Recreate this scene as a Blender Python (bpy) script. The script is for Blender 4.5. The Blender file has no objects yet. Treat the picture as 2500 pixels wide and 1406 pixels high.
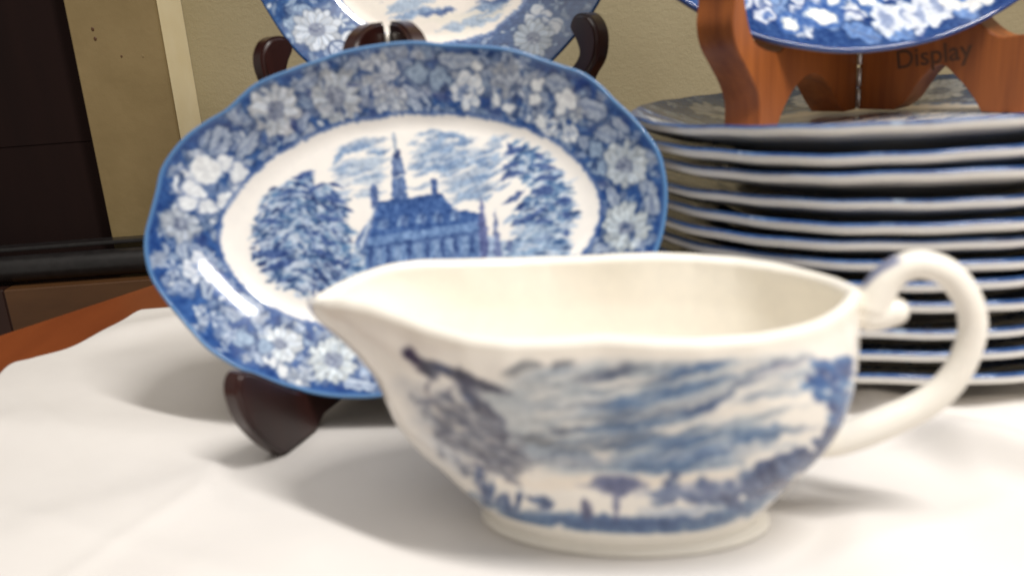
import bpy, bmesh, math, random
import numpy as np
from mathutils import Vector, Matrix

random.seed(7)
RNG = np.random.default_rng(11)
SC = bpy.context.scene
CM = 0.01
R = math.radians

# ------------------------------------------------------------------ camera
pitch, roll = R(16.5), R(4.3)
fwd = np.array([0, math.cos(pitch), -math.sin(pitch)])
right0 = np.array([1.0, 0, 0])
up0 = np.cross(right0, fwd)
rt = math.cos(roll) * right0 - math.sin(roll) * up0
up = math.sin(roll) * right0 + math.cos(roll) * up0
cam_d = bpy.data.cameras.new('camera')
cam = bpy.data.objects.new('camera', cam_d)
SC.collection.objects.link(cam)
M = Matrix(((rt[0], up[0], -fwd[0], 0), (rt[1], up[1], -fwd[1], 0), (rt[2], up[2], -fwd[2], 15 * CM), (0, 0, 0, 1)))
cam.matrix_world = M
cam_d.sensor_width = 36
cam_d.lens = 36 * 2165 / 2500
cam_d.clip_start = 0.02
cam_d.clip_end = 50
cam_d.dof.use_dof = True
cam_d.dof.focus_distance = 0.9
cam_d.dof.aperture_fstop = 10.5
SC.camera = cam

# ------------------------------------------------------------------ room light
world = bpy.data.worlds.new('World')
SC.world = world
world.use_nodes = True
bg = world.node_tree.nodes['Background']
bg.inputs['Color'].default_value = (1.0, 0.93, 0.85, 1)
bg.inputs['Strength'].default_value = 0.34


def area(name, loc, target, size, size_y, power, color):
    l = bpy.data.lights.new(name, 'AREA')
    l.shape = 'RECTANGLE'
    l.size, l.size_y = size, size_y
    l.energy = power
    l.color = color
    o = bpy.data.objects.new(name, l)
    o.location = [c * CM for c in loc]
    d = Vector([(t - c) * CM for t, c in zip(target, loc)])
    o.rotation_euler = d.to_track_quat('-Z', 'Y').to_euler()
    SC.collection.objects.link(o)
    return o


tube_lamp = area('ceiling_tube_lamp', (55, -27, 125), (55, -27, 0), 0.85, 0.07, 25.5, (1.0, 0.965, 0.92))
tube_lamp.rotation_euler = (0, 0, math.atan2(-0.6, 0.8))
area('overhead_fill_lamp', (-15, -25, 170), (0, 30, 0), 1.3, 1.3, 10.5, (1.0, 0.96, 0.91))  # broad overhead fill, added to soften the shadows

SC.view_settings.view_transform = 'Standard'
SC.view_settings.look = 'None'
SC.view_settings.gamma = 1
SC.view_settings.exposure = 0.0
SC.render.engine = 'CYCLES'
SC.cycles.max_bounces = 8
SC.cycles.caustics_reflective = False
SC.cycles.caustics_refractive = False


# ------------------------------------------------------------------ helpers
def lin(c):
    c = np.asarray(c, float)
    return np.where(c <= 0.04045, c / 12.92, ((c + 0.055) / 1.055) ** 2.4)


def srgb(r, g, b):
    return tuple(lin(np.array([r, g, b]) / 255.0))


def link(name, me, mat, parent=None, loc=None, smooth=True):
    o = bpy.data.objects.new(name, me)
    SC.collection.objects.link(o)
    if mat is not None and not me.materials:
        me.materials.append(mat)
    if parent is not None:
        o.parent = parent
    if loc is not None:
        o.location = [c * CM for c in loc]
    if smooth and len(me.polygons):
        me.polygons.foreach_set('use_smooth', np.ones(len(me.polygons), bool))
    return o


def empty(name, loc=(0, 0, 0), rz=0.0):
    o = bpy.data.objects.new(name, None)
    o.empty_display_size = 0.02
    o.location = [c * CM for c in loc]
    o.rotation_euler = (0, 0, rz)
    SC.collection.objects.link(o)
    return o


def tag(o, label=None, cat=None, group=None, kind=None):
    if label:
        o['label'] = label
    if cat:
        o['category'] = cat
    if group:
        o['group'] = group
    if kind:
        o['kind'] = kind
    return o


def mesh_np(name, V, F, color=None):
    """V in cm (n,3); F (m,4) quads or list of polygons; color (n,3) linear."""
    me = bpy.data.meshes.new(name)
    V = np.asarray(V, np.float32) * CM
    if isinstance(F, np.ndarray):
        k = F.shape[1]
        me.vertices.add(len(V))
        me.vertices.foreach_set('co', V.ravel())
        me.loops.add(F.size)
        me.loops.foreach_set('vertex_index', F.ravel().astype(np.int32))
        me.polygons.add(len(F))
        me.polygons.foreach_set('loop_start', np.arange(0, F.size, k, dtype=np.int32))
        me.update(calc_edges=True)
        me.validate()
    else:
        me.from_pydata([tuple(v) for v in V], [], [tuple(f) for f in F])
        me.update()
    if color is not None:
        ca = me.color_attributes.new('print', 'FLOAT_COLOR', 'POINT')
        c4 = np.ones((len(V), 4), np.float32)
        c4[:, :3] = color
        ca.data.foreach_set('color', c4.ravel())
    return me


def grid_faces(nr, nc, wrap=True, flip=False):
    """rows nr, columns nc (wrapped)."""
    i = np.arange(nr - 1)[:, None]
    j = np.arange(nc if wrap else nc - 1)[None, :]
    j2 = (j + 1) % nc
    a, b, c, d = i * nc + j, i * nc + j2, (i + 1) * nc + j2, (i + 1) * nc + j
    F = np.stack([a + 0 * b, b + 0 * a, c, d], -1).reshape(-1, 4)
    return F[:, ::-1].copy() if flip else F


def tube(name, pts, rad, mat, parent, n=28, sub=10, squash=1.0, color=None):
    """smooth swept tube with rounded ends; pts, rad in cm."""
    P = np.array(pts, float)
    rad = np.array(rad, float)
    m = len(P)
    T = np.linspace(0, m - 1, (m - 1) * sub + 1)

    def cr(A, t):
        i = np.clip(np.floor(t).astype(int), 0, m - 2)
        f = t - i
        g = lambda k: A[np.clip(i + k, 0, m - 1)]
        if A.ndim > 1:
            f = f[:, None]
        return 0.5 * (2 * g(0) + (g(1) - g(-1)) * f + (2 * g(-1) - 5 * g(0) + 4 * g(1) - g(2)) * f ** 2 + (3 * g(0) - g(-1) - 3 * g(1) + g(2)) * f ** 3)
    C, rr = cr(P, T), cr(rad, T)
    tan = np.gradient(C, axis=0)
    tan /= np.linalg.norm(tan, axis=1)[:, None]
    # rounded caps
    k = 5
    a = np.linspace(0, math.pi / 2, k + 1)[:-1]
    C0 = C[0] - tan[0] * rr[0] * np.cos(a)[:, None]
    C1 = C[-1] + tan[-1] * rr[-1] * np.cos(a[::-1])[:, None]
    rr = np.concatenate([np.maximum(rr[0] * np.sin(a), 0.01), rr, np.maximum(rr[-1] * np.sin(a[::-1]), 0.01)])
    C = np.concatenate([C0, C, C1])
    tan = np.concatenate([np.repeat(tan[:1], k, 0), tan, np.repeat(tan[-1:], k, 0)])
    N = np.zeros_like(C)
    ref = np.array([0, 1.0, 0]) if abs(tan[0][1]) < 0.9 else np.array([1.0, 0, 0])
    for i in range(len(C)):
        ref = ref - tan[i] * (ref @ tan[i])
        ref = ref / np.linalg.norm(ref)
        N[i] = ref
    B = np.cross(tan, N)
    th = np.linspace(0, 2 * math.pi, n, endpoint=False)
    V = C[:, None] + rr[:, None, None] * (squash * np.cos(th)[None, :, None] * N[:, None] + np.sin(th)[None, :, None] * B[:, None])
    V = V.reshape(-1, 3)
    F = grid_faces(len(C), n)
    me = mesh_np(name, V, F, color(V) if color else None)
    fix_normals(me)
    return link(name, me, mat, parent)


def fix_normals(me):
    bm = bmesh.new()
    bm.from_mesh(me)
    bmesh.ops.recalc_face_normals(bm, faces=bm.faces)
    bm.to_mesh(me)
    bm.free()


def smooth_poly(pts, sub=5, closed=True, sharp=()):
    """Catmull-Rom through 2-D points; indices in sharp stay corners."""
    P = [np.array(p, float) for p in pts]
    n = len(P)
    out = []
    for i in range(n if closed else n - 1):
        p0, p1, p2, p3 = P[i - 1], P[i], P[(i + 1) % n], P[(i + 2) % n]
        if not closed and i == 0:
            p0 = P[0]
        if not closed and i == n - 2:
            p3 = P[n - 1]
        if i in sharp:
            p0 = p1
        if (i + 1) % n in sharp:
            p3 = p2
        for k in range(sub):
            f = k / sub
            out.append(0.5 * (2 * p1 + (p2 - p0) * f + (2 * p0 - 5 * p1 + 4 * p2 - p3) * f * f + (3 * p1 - p0 - 3 * p2 + p3) * f ** 3))
    if not closed:
        out.append(P[-1])
    return np.array(out)


# ------------------------------------------------------------------ materials
def nodes(name):
    m = bpy.data.materials.new(name)
    m.use_nodes = True
    nt = m.node_tree
    return m, nt, nt.nodes['Principled BSDF']


def N(nt, typ, **kw):
    n = nt.nodes.new(typ)
    for k, v in kw.items():
        if k in n.inputs:
            n.inputs[k].default_value = v
        else:
            setattr(n, k, v)
    return n


def ramp(nt, fac, stops):
    r = nt.nodes.new('ShaderNodeValToRGB')
    e = r.color_ramp.elements
    while len(e) < len(stops):
        e.new(0.5)
    for el, (p, c) in zip(e, stops):
        el.position = p
        el.color = (*c, 1)
    nt.links.new(fac, r.inputs['Fac'])
    return r.outputs['Color']


def bump(nt, bsdf, height, strength, dist=0.001):
    b = N(nt, 'ShaderNodeBump')
    b.inputs['Strength'].default_value = strength
    b.inputs['Distance'].default_value = dist
    nt.links.new(height, b.inputs['Height'])
    nt.links.new(b.outputs['Normal'], bsdf.inputs['Normal'])


def noise(nt, scale, detail=4, rough=0.55, coord='Object', stretch=None):
    tc = N(nt, 'ShaderNodeTexCoord')
    n = N(nt, 'ShaderNodeTexNoise')
    n.inputs['Scale'].default_value = scale
    n.inputs['Detail'].default_value = detail
    n.inputs['Roughness'].default_value = rough
    src = tc.outputs[coord]
    if stretch:
        mp = N(nt, 'ShaderNodeMapping')
        mp.inputs['Scale'].default_value = stretch
        nt.links.new(src, mp.inputs['Vector'])
        src = mp.outputs['Vector']
    nt.links.new(src, n.inputs['Vector'])
    return n.outputs['Fac']


def glaze_print(name, rough=0.09, coat=0.0):
    """glazed earthenware with a transfer print held in the mesh's colour attribute."""
    m, nt, b = nodes(name)
    at = N(nt, 'ShaderNodeAttribute', attribute_name='print')
    nz = noise(nt, 220, 3)
    mx = N(nt, 'ShaderNodeMix', data_type='RGBA', blend_type='MULTIPLY')
    mx.inputs['Factor'].default_value = 0.16
    nt.links.new(at.outputs['Color'], mx.inputs[6])
    nt.links.new(ramp(nt, nz, [(0.3, (0.72, 0.74, 0.8)), (0.7, (1, 1, 1))]), mx.inputs[7])
    nt.links.new(mx.outputs[2], b.inputs['Base Color'])
    b.inputs['Roughness'].default_value = rough
    b.inputs['IOR'].default_value = 1.5
    bump(nt, b, noise(nt, 45, 2), 0.07, 0.0012)
    return m


def glaze_plain(name, col, rough=0.15):
    m, nt, b = nodes(name)
    nz = noise(nt, 60, 3)
    nt.links.new(ramp(nt, nz, [(0.3, tuple(c * 0.95 for c in col)), (0.7, col)]), b.inputs['Base Color'])
    b.inputs['Roughness'].default_value = rough
    b.inputs['IOR'].default_value = 1.5
    bump(nt, b, noise(nt, 70, 2), 0.1, 0.001)
    return m


def wood(name, dark, light, rough=0.35, scale=60, stretch=(1, 1, 0.12), coat=0.0):
    m, nt, b = nodes(name)
    nz = noise(nt, scale, 6, 0.6, stretch=stretch)
    nt.links.new(ramp(nt, nz, [(0.32, dark), (0.68, light)]), b.inputs['Base Color'])
    b.inputs['Roughness'].default_value = rough
    b.inputs['Coat Weight'].default_value = coat
    b.inputs['Coat Roughness'].default_value = 0.12
    bump(nt, b, nz, 0.15, 0.0006)
    return m


CREAM = np.array(lin(np.array([236, 227, 211]) / 255.0))
WHITE = np.array([238, 231, 219.0])          # print ground, sRGB
PRINT = glaze_print('transfer_printed_glaze')
SAUCE = glaze_print('cream_printed_glaze', rough=0.10)
HANDLE = glaze_print('cream_handle_glaze', rough=0.07)
BOOKW = wood('dark_lacquered_wood', srgb(34, 14, 12), srgb(52, 22, 18), rough=0.3, coat=0.2)
PINE = wood('orange_varnished_wood', srgb(108, 54, 20), srgb(170, 96, 40), rough=0.42, scale=75, stretch=(1, 1, 0.07))
REDW = wood('red_brown_table_wood', srgb(106, 50, 22), srgb(142, 74, 36), rough=0.4, scale=12, stretch=(1, 0.15, 1))

# ------------------------------------------------------------------ drawing the transfer prints
class Canvas:
    """small painter for flat transfer prints; units are sketch units, colours sRGB 0-255."""

    def __init__(s, x0, y0, x1, y1, k=0.6, base=(238, 231, 219)):
        s.x0, s.y0, s.k = x0, y0, k
        s.w, s.h = int((x1 - x0) * k), int((y1 - y0) * k)
        s.a = np.zeros((s.h, s.w, 3)) + np.array(base, float)
        s.clip = None

    def box(s, xa, ya, xb, yb):
        i0, i1 = max(0, int((ya - s.y0) * s.k) - 2), min(s.h, int((yb - s.y0) * s.k) + 3)
        j0, j1 = max(0, int((xa - s.x0) * s.k) - 2), min(s.w, int((xb - s.x0) * s.k) + 3)
        if i0 >= i1 or j0 >= j1:
            return None
        Y, X = np.mgrid[i0:i1, j0:j1]
        return i0, i1, j0, j1, X / s.k + s.x0, Y / s.k + s.y0

    def put(s, b, m, col, a):
        i0, i1, j0, j1 = b[:4]
        m = m * a
        if s.clip is not None:
            m = m * s.clip[i0:i1, j0:j1]
        sub = s.a[i0:i1, j0:j1]
        sub += (np.array(col, float) - sub) * m[..., None]

    def ell(s, cx, cy, rx, ry, rot, col, a=1.0, soft=0.0):
        r = max(rx, ry) * 1.25 + 3 + soft
        b = s.box(cx - r, cy - r, cx + r, cy + r)
        if b is None:
            return
        c, sn = math.cos(rot), math.sin(rot)
        dx, dy = b[4] - cx, b[5] - cy
        u, v = (dx * c + dy * sn) / rx, (-dx * sn + dy * c) / ry
        d = (np.sqrt(u * u + v * v) - 1) * min(rx, ry)
        w = 1.2 / s.k + soft
        s.put(b, np.clip(0.5 - d / w, 0, 1), col, a)

    def line(s, pts, w, col, a=1.0, soft=0.0, taper=False):
        P = np.array(pts, float)
        r = w + 3 + soft
        b = s.box(P[:, 0].min() - r, P[:, 1].min() - r, P[:, 0].max() + r, P[:, 1].max() + r)
        if b is None:
            return
        best = np.full(b[4].shape, 1e9)
        n = len(P) - 1
        for i in range(n):
            p, q = P[i], P[i + 1]
            d = q - p
            L = d @ d + 1e-9
            t = np.clip(((b[4] - p[0]) * d[0] + (b[5] - p[1]) * d[1]) / L, 0, 1)
            dist = np.hypot(b[4] - p[0] - t * d[0], b[5] - p[1] - t * d[1])
            ww = w / 2
            if taper:
                g = (i + t) / n
                ww = w / 2 * np.maximum(np.sin(np.pi * np.clip(g, 0.04, 0.96)), 0.1)
            best = np.minimum(best, dist - ww)
        s.put(b, np.clip(0.5 - best / (1.2 / s.k + soft), 0, 1), col, a)

    def inside(s, pts, b):
        P = np.array(pts, float)
        X, Y = b[4], b[5]
        ins = np.zeros(X.shape, bool)
        n = len(P)
        for i in range(n):
            x1, y1 = P[i]
            x2, y2 = P[(i + 1) % n]
            if y1 == y2:
                continue
            cr = ((y1 > Y) != (y2 > Y)) & (X < (x2 - x1) * (Y - y1) / (y2 - y1) + x1)
            ins ^= cr
        return ins.astype(float)

    def poly(s, pts, col, a=1.0):
        P = np.array(pts, float)
        b = s.box(P[:, 0].min(), P[:, 1].min(), P[:, 0].max(), P[:, 1].max())
        if b is None:
            return
        s.put(b, s.inside(pts, b), col, a)

    def mask(s, pts):
        b = s.box(s.x0, s.y0, s.x0 + s.w / s.k, s.y0 + s.h / s.k)
        m = np.zeros((s.h, s.w))
        m[b[0]:b[1], b[2]:b[3]] = s.inside(pts, b)
        return m

    def mottle(s, scale, amp, m=None):
        """soft tone variation of the print."""
        hh, ww = max(2, int(s.h / scale)), max(2, int(s.w / scale))
        g = RNG.normal(size=(hh + 1, ww + 1))
        yi = np.linspace(0, hh - 0.01, s.h)
        xi = np.linspace(0, ww - 0.01, s.w)
        i, j = yi.astype(int), xi.astype(int)
        fy, fx = (yi - i)[:, None], (xi - j)[None, :]
        G = lambda a, b: g[np.ix_(i + a, j + b)]
        v = G(0, 0) * (1 - fy) * (1 - fx) + G(1, 0) * fy * (1 - fx) + G(0, 1) * (1 - fy) * fx + G(1, 1) * fy * fx
        v = v[..., None] * amp * np.array([1.0, 1.0, 0.9])
        s.a += v if m is None else v * m[..., None]

    def warp(s, amp, scale):
        """hand-drawn wobble: shift the print by a smooth random field (sketch units)."""
        fld = []
        for _ in range(2):
            keep_, s.a = s.a, np.zeros_like(s.a)
            s.mottle(scale * s.k, amp)
            fld.append(s.a[..., 0] * s.k)
            s.a = keep_
        I, J = np.mgrid[0:s.h, 0:s.w]
        fi, fj = np.clip(I + fld[0], 0, s.h - 1.001), np.clip(J + fld[1], 0, s.w - 1.001)
        i, j = fi.astype(int), fj.astype(int)
        a, b = (fi - i)[..., None], (fj - j)[..., None]
        A = s.a
        s.a = A[i, j] * (1 - a) * (1 - b) + A[i + 1, j] * a * (1 - b) + A[i, j + 1] * (1 - a) * b + A[i + 1, j + 1] * a * b

    def blur(s, n=1):
        for _ in range(n):
            p = np.pad(s.a, ((1, 1), (1, 1), (0, 0)), 'edge')
            s.a = (p[:-2, 1:-1] + p[2:, 1:-1] + p[1:-1, :-2] + p[1:-1, 2:] + 2 * p[1:-1, 1:-1]) / 6

    def sample(s, x, y):
        fx = np.clip((x - s.x0) * s.k, 0, s.w - 1.001)
        fy = np.clip((y - s.y0) * s.k, 0, s.h - 1.001)
        j, i = fx.astype(int), fy.astype(int)
        fx, fy = (fx - j)[:, None], (fy - i)[:, None]
        A = s.a
        c = A[i, j] * (1 - fx) * (1 - fy) + A[i, j + 1] * fx * (1 - fy) + A[i + 1, j] * (1 - fx) * fy + A[i + 1, j + 1] * fx * fy
        return lin(np.clip(c, 0, 255) / 255)


INK = (30, 54, 98)
MID = (82, 116, 170)
PALE = (158, 178, 200)
PETAL = (214, 219, 224)
GREYB = (120, 142, 170)


def jit(v, d):
    return v + random.uniform(-d, d)


def daisy(c, x, y, r, n=10, rot=0.0, col=PETAL, heart=(120, 130, 150)):
    c.ell(x, y, r * 1.02, r * 0.98, 0, INK, 0.55, soft=r * 0.25)
    for ring, (rr, sh) in enumerate(((0.66, 0.97), (0.52, 1.03))):
        for i in range(n):
            a = rot + (i + 0.5 * ring) * 2 * math.pi / n + random.uniform(-0.14, 0.14)
            ln, wd, tone = random.uniform(0.30, 0.42), random.uniform(0.13, 0.2), sh * random.uniform(0.86, 1.06)
            d = r * rr * random.uniform(0.92, 1.08)
            px, py = x + math.cos(a) * d, y + math.sin(a) * d
            c.ell(px, py, r * (ln + 0.04), r * (wd + 0.05), a, tuple(v * 0.66 for v in col), 0.75)
            c.ell(px, py, r * ln, r * wd, a, tuple(min(236, v * tone) for v in col), 0.95)
            for o in (-0.07, 0.05):
                ox, oy = -math.sin(a) * r * o, math.cos(a) * r * o
                e = random.uniform(0.6, 0.85)
                c.line([(x + math.cos(a) * r * 0.3 + ox, y + math.sin(a) * r * 0.3 + oy), (x + math.cos(a) * r * e + ox * 1.6, y + math.sin(a) * r * e + oy * 1.6)], r * 0.04, GREYB, 0.6)
    c.ell(x, y, r * 0.36, r * 0.33, rot, (96, 106, 132), 0.8, soft=4)
    c.ell(x, y, r * 0.25, r * 0.23, rot, heart if heart else col, 0.9, soft=3)
    for _ in range(9):
        a, d = random.uniform(0, 6.3), random.uniform(0.05, 0.3) * r
        c.ell(x + math.cos(a) * d, y + math.sin(a) * d, r * 0.06, r * 0.05, 0, random.choice([(58, 70, 108), (176, 184, 198), (80, 92, 122)]), 0.85)


def rose(c, x, y, r, col=(216, 221, 226), seed=0):
    rg = random.Random(seed)
    for i in range(7):
        a = i * 2 * math.pi / 7 + rg.uniform(-0.2, 0.2)
        d = r * rg.uniform(0.5, 0.72)
        px, py = x + math.cos(a) * d, y + math.sin(a) * d
        rr = r * rg.uniform(0.27, 0.4)
        c.ell(px, py, rr * 1.18, rr * 1.05, a, INK, 0.7)
        c.ell(px, py, rr * 1.05, rr * 0.92, a, col, 0.96)
        c.line([(px - rr * 0.4, py), (px + rr * 0.2, py - rr * 0.3)], r * 0.06, PALE, 0.8)
    c.ell(x, y, r * 0.45, r * 0.4, 0.4, (116, 136, 172), 0.8, soft=3)
    for i in range(4):
        a = rg.uniform(0, 6.3)
        c.ell(x + math.cos(a) * r * 0.22, y + math.sin(a) * r * 0.2, r * 0.2, r * 0.13, a, col, 0.9)
    c.ell(x, y, r * 0.12, r * 0.1, 0, INK, 0.8)


def frilly(c, x, y, r, col=(196, 203, 214), seed=0):
    rg = random.Random(seed)
    for k, (d0, n, q) in enumerate(((0.7, 9, 0.3), (0.45, 7, 0.26), (0.15, 4, 0.22))):
        for i in range(n):
            a = i * 2 * math.pi / n + rg.uniform(-0.3, 0.3)
            px, py = x + math.cos(a) * r * d0, y + math.sin(a) * r * d0
            sh = rg.uniform(0.82, 1.05)
            c.ell(px, py, r * q * 1.15, r * q * 0.9, a, (78, 92, 124), 0.7)
            c.ell(px, py, r * q * 0.95, r * q * 0.7, a, tuple(min(235, v * sh) for v in col), 0.9)
            c.line([(x + math.cos(a) * r * d0 * 0.5, y + math.sin(a) * r * d0 * 0.5), (px, py)], r * 0.05, (100, 112, 142), 0.5)


def ball(c, x, y, r):
    c.ell(x, y, r * 1.15, r * 1.15, 0, INK, 0.8)
    c.ell(x, y, r, r, 0, GREYB, 0.95)
    for i in range(10):
        a = i * 0.628
        c.ell(x + math.cos(a) * r * 0.66, y + math.sin(a) * r * 0.66, r * 0.22, r * 0.17, a, PALE, 0.8)
    c.ell(x, y, r * 0.3, r * 0.3, 0, PALE, 0.8)


def leaf(c, x, y, l, w, rot, col=PALE, veins=True):
    c.ell(x, y, l * 1.12, w * 1.2, rot, INK, 0.85)
    c.ell(x, y, l, w, rot, col, 0.92)
    ca, sa = math.cos(rot), math.sin(rot)
    c.line([(x - ca * l, y - sa * l), (x + ca * l, y + sa * l)], w * 0.2, (86, 104, 142), 0.85)
    if veins:
        for k in np.arange(-0.7, 0.8, 0.28):
            bx, by = x + ca * l * k, y + sa * l * k
            for sgn in (-1, 1):
                ex = bx + ca * l * 0.22 - sgn * sa * w * 0.75
                ey = by + sa * l * 0.22 + sgn * ca * w * 0.75
                c.line([(bx, by), (ex, ey)], w * 0.13, (110, 128, 160), 0.8)


def sprig(c, x, y, r, rot=0.0, n=5, col=(196, 206, 220)):
    for i in range(n):
        a = rot + i * 2 * math.pi / n
        c.ell(x + math.cos(a) * r * 0.6, y + math.sin(a) * r * 0.6, r * 0.48, r * 0.27, a, INK, 0.6)
        c.ell(x + math.cos(a) * r * 0.6, y + math.sin(a) * r * 0.6, r * 0.42, r * 0.2, a, col, 0.9)
    c.ell(x, y, r * 0.2, r * 0.2, 0, (112, 130, 166), 0.9)


def filler(c, pts, smin=9, smax=20):
    """little leaves and florets that fill a printed border."""
    for x, y in pts:
        r = random.uniform(smin, smax)
        k = random.random()
        if k < 0.45:
            leaf(c, x, y, r, r * random.uniform(0.35, 0.5), random.uniform(0, 3.14), random.choice([PALE, GREYB, (150, 168, 196)]), veins=r > 14)
        elif k < 0.75:
            sprig(c, x, y, r, random.uniform(0, 6), random.choice([4, 5, 6]), random.choice([PALE, PETAL, (150, 168, 196)]))
        else:
            c.ell(x, y, r * 0.5, r * 0.45, 0, INK, 0.7)
            c.ell(x, y, r * 0.4, r * 0.35, 0, random.choice([PETAL, PALE]), 0.9)


def dashes(c, mask, n, cols, l, w, ang, bx, wav=0.5):
    """engraved foliage strokes inside a mask."""
    old = c.clip
    c.clip = None
    for _ in range(n):
        for _try in range(40):
            x, y = random.uniform(bx[0], bx[2]), random.uniform(bx[1], bx[3])
            i, j = int((y - c.y0) * c.k), int((x - c.x0) * c.k)
            if 0 <= i < c.h and 0 <= j < c.w and mask[i, j] > 0.5:
                break
        x -= l * 0.5
        a = ang(x, y) + random.uniform(-wav, wav)
        L = l * random.uniform(0.5, 1.5)
        mx, my = x + math.cos(a) * L / 2, y + math.sin(a) * L / 2 + random.uniform(-4, 4)
        c.line([(x, y), (mx, my), (x + math.cos(a) * L, y + math.sin(a) * L)], w * random.uniform(0.6, 1.4), random.choice(cols), random.uniform(0.6, 0.95), taper=True)
    c.clip = old


# ------------------------------------------------------------------ radial plates
def four(W, ph):
    r = np.full_like(ph, W[0])
    for i, k in enumerate(range(2, 2 * ((len(W) - 1) // 2) + 1, 2)):
        r = r + W[1 + 2 * i] * np.cos(k * ph) + W[2 + 2 * i] * np.sin(k * ph)
    return r


def plate_mesh(name, ro, ri, nphi, nwell, nrim, color, d0=-1.8, cav=0.25, thick=0.42, flute=0.05, nflute=12, wave=0.0, curl=0.0):
    """dished plate; ro, ri functions of angle (cm); local z is the face normal, rim edge at z = 0."""
    ph = np.linspace(0, 2 * math.pi, nphi, endpoint=False)
    RO, RI = ro(ph), ri(ph)
    rows, flag = [], []

    def row(r, z, f):
        rows.append(np.stack([r * np.cos(ph), r * np.sin(ph), z], -1))
        flag.append(f)
    wv = wave * (np.sin(3 * ph + 0.7) + 0.6 * np.sin(5 * ph + 2.0))
    for q in np.linspace(0.004, 1, nwell):
        z = d0 + cav * np.clip((q - 0.86) / 0.14, 0, 1) ** 2
        row(q * RI, z + 0 * ph, 0)
    fl = flute * np.sin(nflute * ph)
    for t in np.linspace(0, 1, nrim)[1:]:
        row(RI + (RO - 0.12 - RI) * t, (d0 + cav) * (1 - t) + curl * t * (1 - t) + (fl + wv) * t, t)
    for a in (0.3, 0.6, 0.8, 1.0):
        row(RO - 0.12 + 0.12 * math.sin(a * math.pi / 2), -0.12 * (1 - math.cos(a * math.pi / 2)) + fl + wv, 1 + 0.3 * a)
    row(RO, -thick + 0.12 + fl + wv, 1.5)
    row(RO - 0.04, -thick + 0.04 + fl + wv, 1.8)
    row(RO - 0.14, -thick + fl + wv, 2)
    for t in (0.8, 0.55, 0.3, 0.1):
        row(RI + (RO - RI) * t, (d0 + cav) * (1 - t) - thick - 0.03 + (fl + wv) * t, 2)
    for q, z in ((0.95, -0.25), (0.9, -0.34), (0.89, -0.45), (0.84, -0.47), (0.82, -0.36), (0.5, -0.3), (0.004, -0.3)):
        row(q * RI, d0 - thick + 0.3 + z + 0 * ph, 2)
    V = np.concatenate(rows)
    F = grid_faces(len(rows), nphi)
    n = len(V)
    fl_ = np.repeat(np.array(flag, float), nphi)
    # close the two small central holes
    col = color(V[:, 0], V[:, 1], fl_)
    me = mesh_np(name, V, F, col)
    bm = bmesh.new()
    bm.from_mesh(me)
    bmesh.ops.holes_fill(bm, edges=[e for e in bm.edges if e.is_boundary], sides=0)
    bmesh.ops.recalc_face_normals(bm, faces=bm.faces)
    bm.to_mesh(me)
    bm.free()
    return me


def mono(u, v, d):
    return np.stack([u ** i * v ** j for i in range(d + 1) for j in range(d + 1 - i)], 1)


# ------------------------------------------------------------------ oval platter
PL_TAB = np.array([10.389, 10.43, 10.325, 10.056, 9.781, 9.547, 9.348, 9.081, 8.792, 8.487, 8.246, 8.026, 7.841, 7.661, 7.482, 7.331, 7.175, 7.139, 7.133, 7.141, 7.167, 7.202, 7.256, 7.322, 7.512, 7.704, 7.942, 8.172, 8.306, 8.496, 8.94, 9.389, 9.733, 9.982, 10.192, 10.349, 10.45, 10.484, 10.444, 10.205, 9.923, 9.617, 9.429, 9.185, 8.783, 8.456, 8.201, 7.953, 7.688, 7.466, 7.309, 7.187, 7.162, 7.14, 7.134, 7.141, 7.167, 7.202, 7.256, 7.322, 7.512, 7.704, 7.942, 8.172, 8.306, 8.496, 8.94, 9.389, 9.728, 9.988, 10.048, 10.194])
PL_IN = [5.8687, 1.5703, 0.0541, 0.3055, 0.067, 0.0852, 0.0197, 0.0375, -0.002, 0.0091, -0.0015, 0.0239, -0.0047]
PL_MAP = np.array([[1003.25, 545.58], [-37.26, -573.0], [-26.42, -21.47], [-2.61, -68.68], [577.34, -43.6], [-15.63, 2.09], [77.98, -4.35], [-10.94, -15.12], [-4.26, -29.07], [32.28, -2.11]])


def pl_out(ph):
    n = len(PL_TAB)
    t = (np.asarray(ph, float) / (2 * math.pi) + 0.5) * n
    i = np.floor(t).astype(int)
    f = t - i
    g = lambda k: PL_TAB[(i + k) % n]
    return 0.5 * (2 * g(0) + (g(1) - g(-1)) * f + (2 * g(-1) - 5 * g(0) + 4 * g(1) - g(2)) * f ** 2 + (3 * g(0) - g(-1) - 3 * g(1) + g(2)) * f ** 3)


def pl_uv(u, v):
    return mono(u / 10, v / 10, 3) @ PL_MAP


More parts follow.
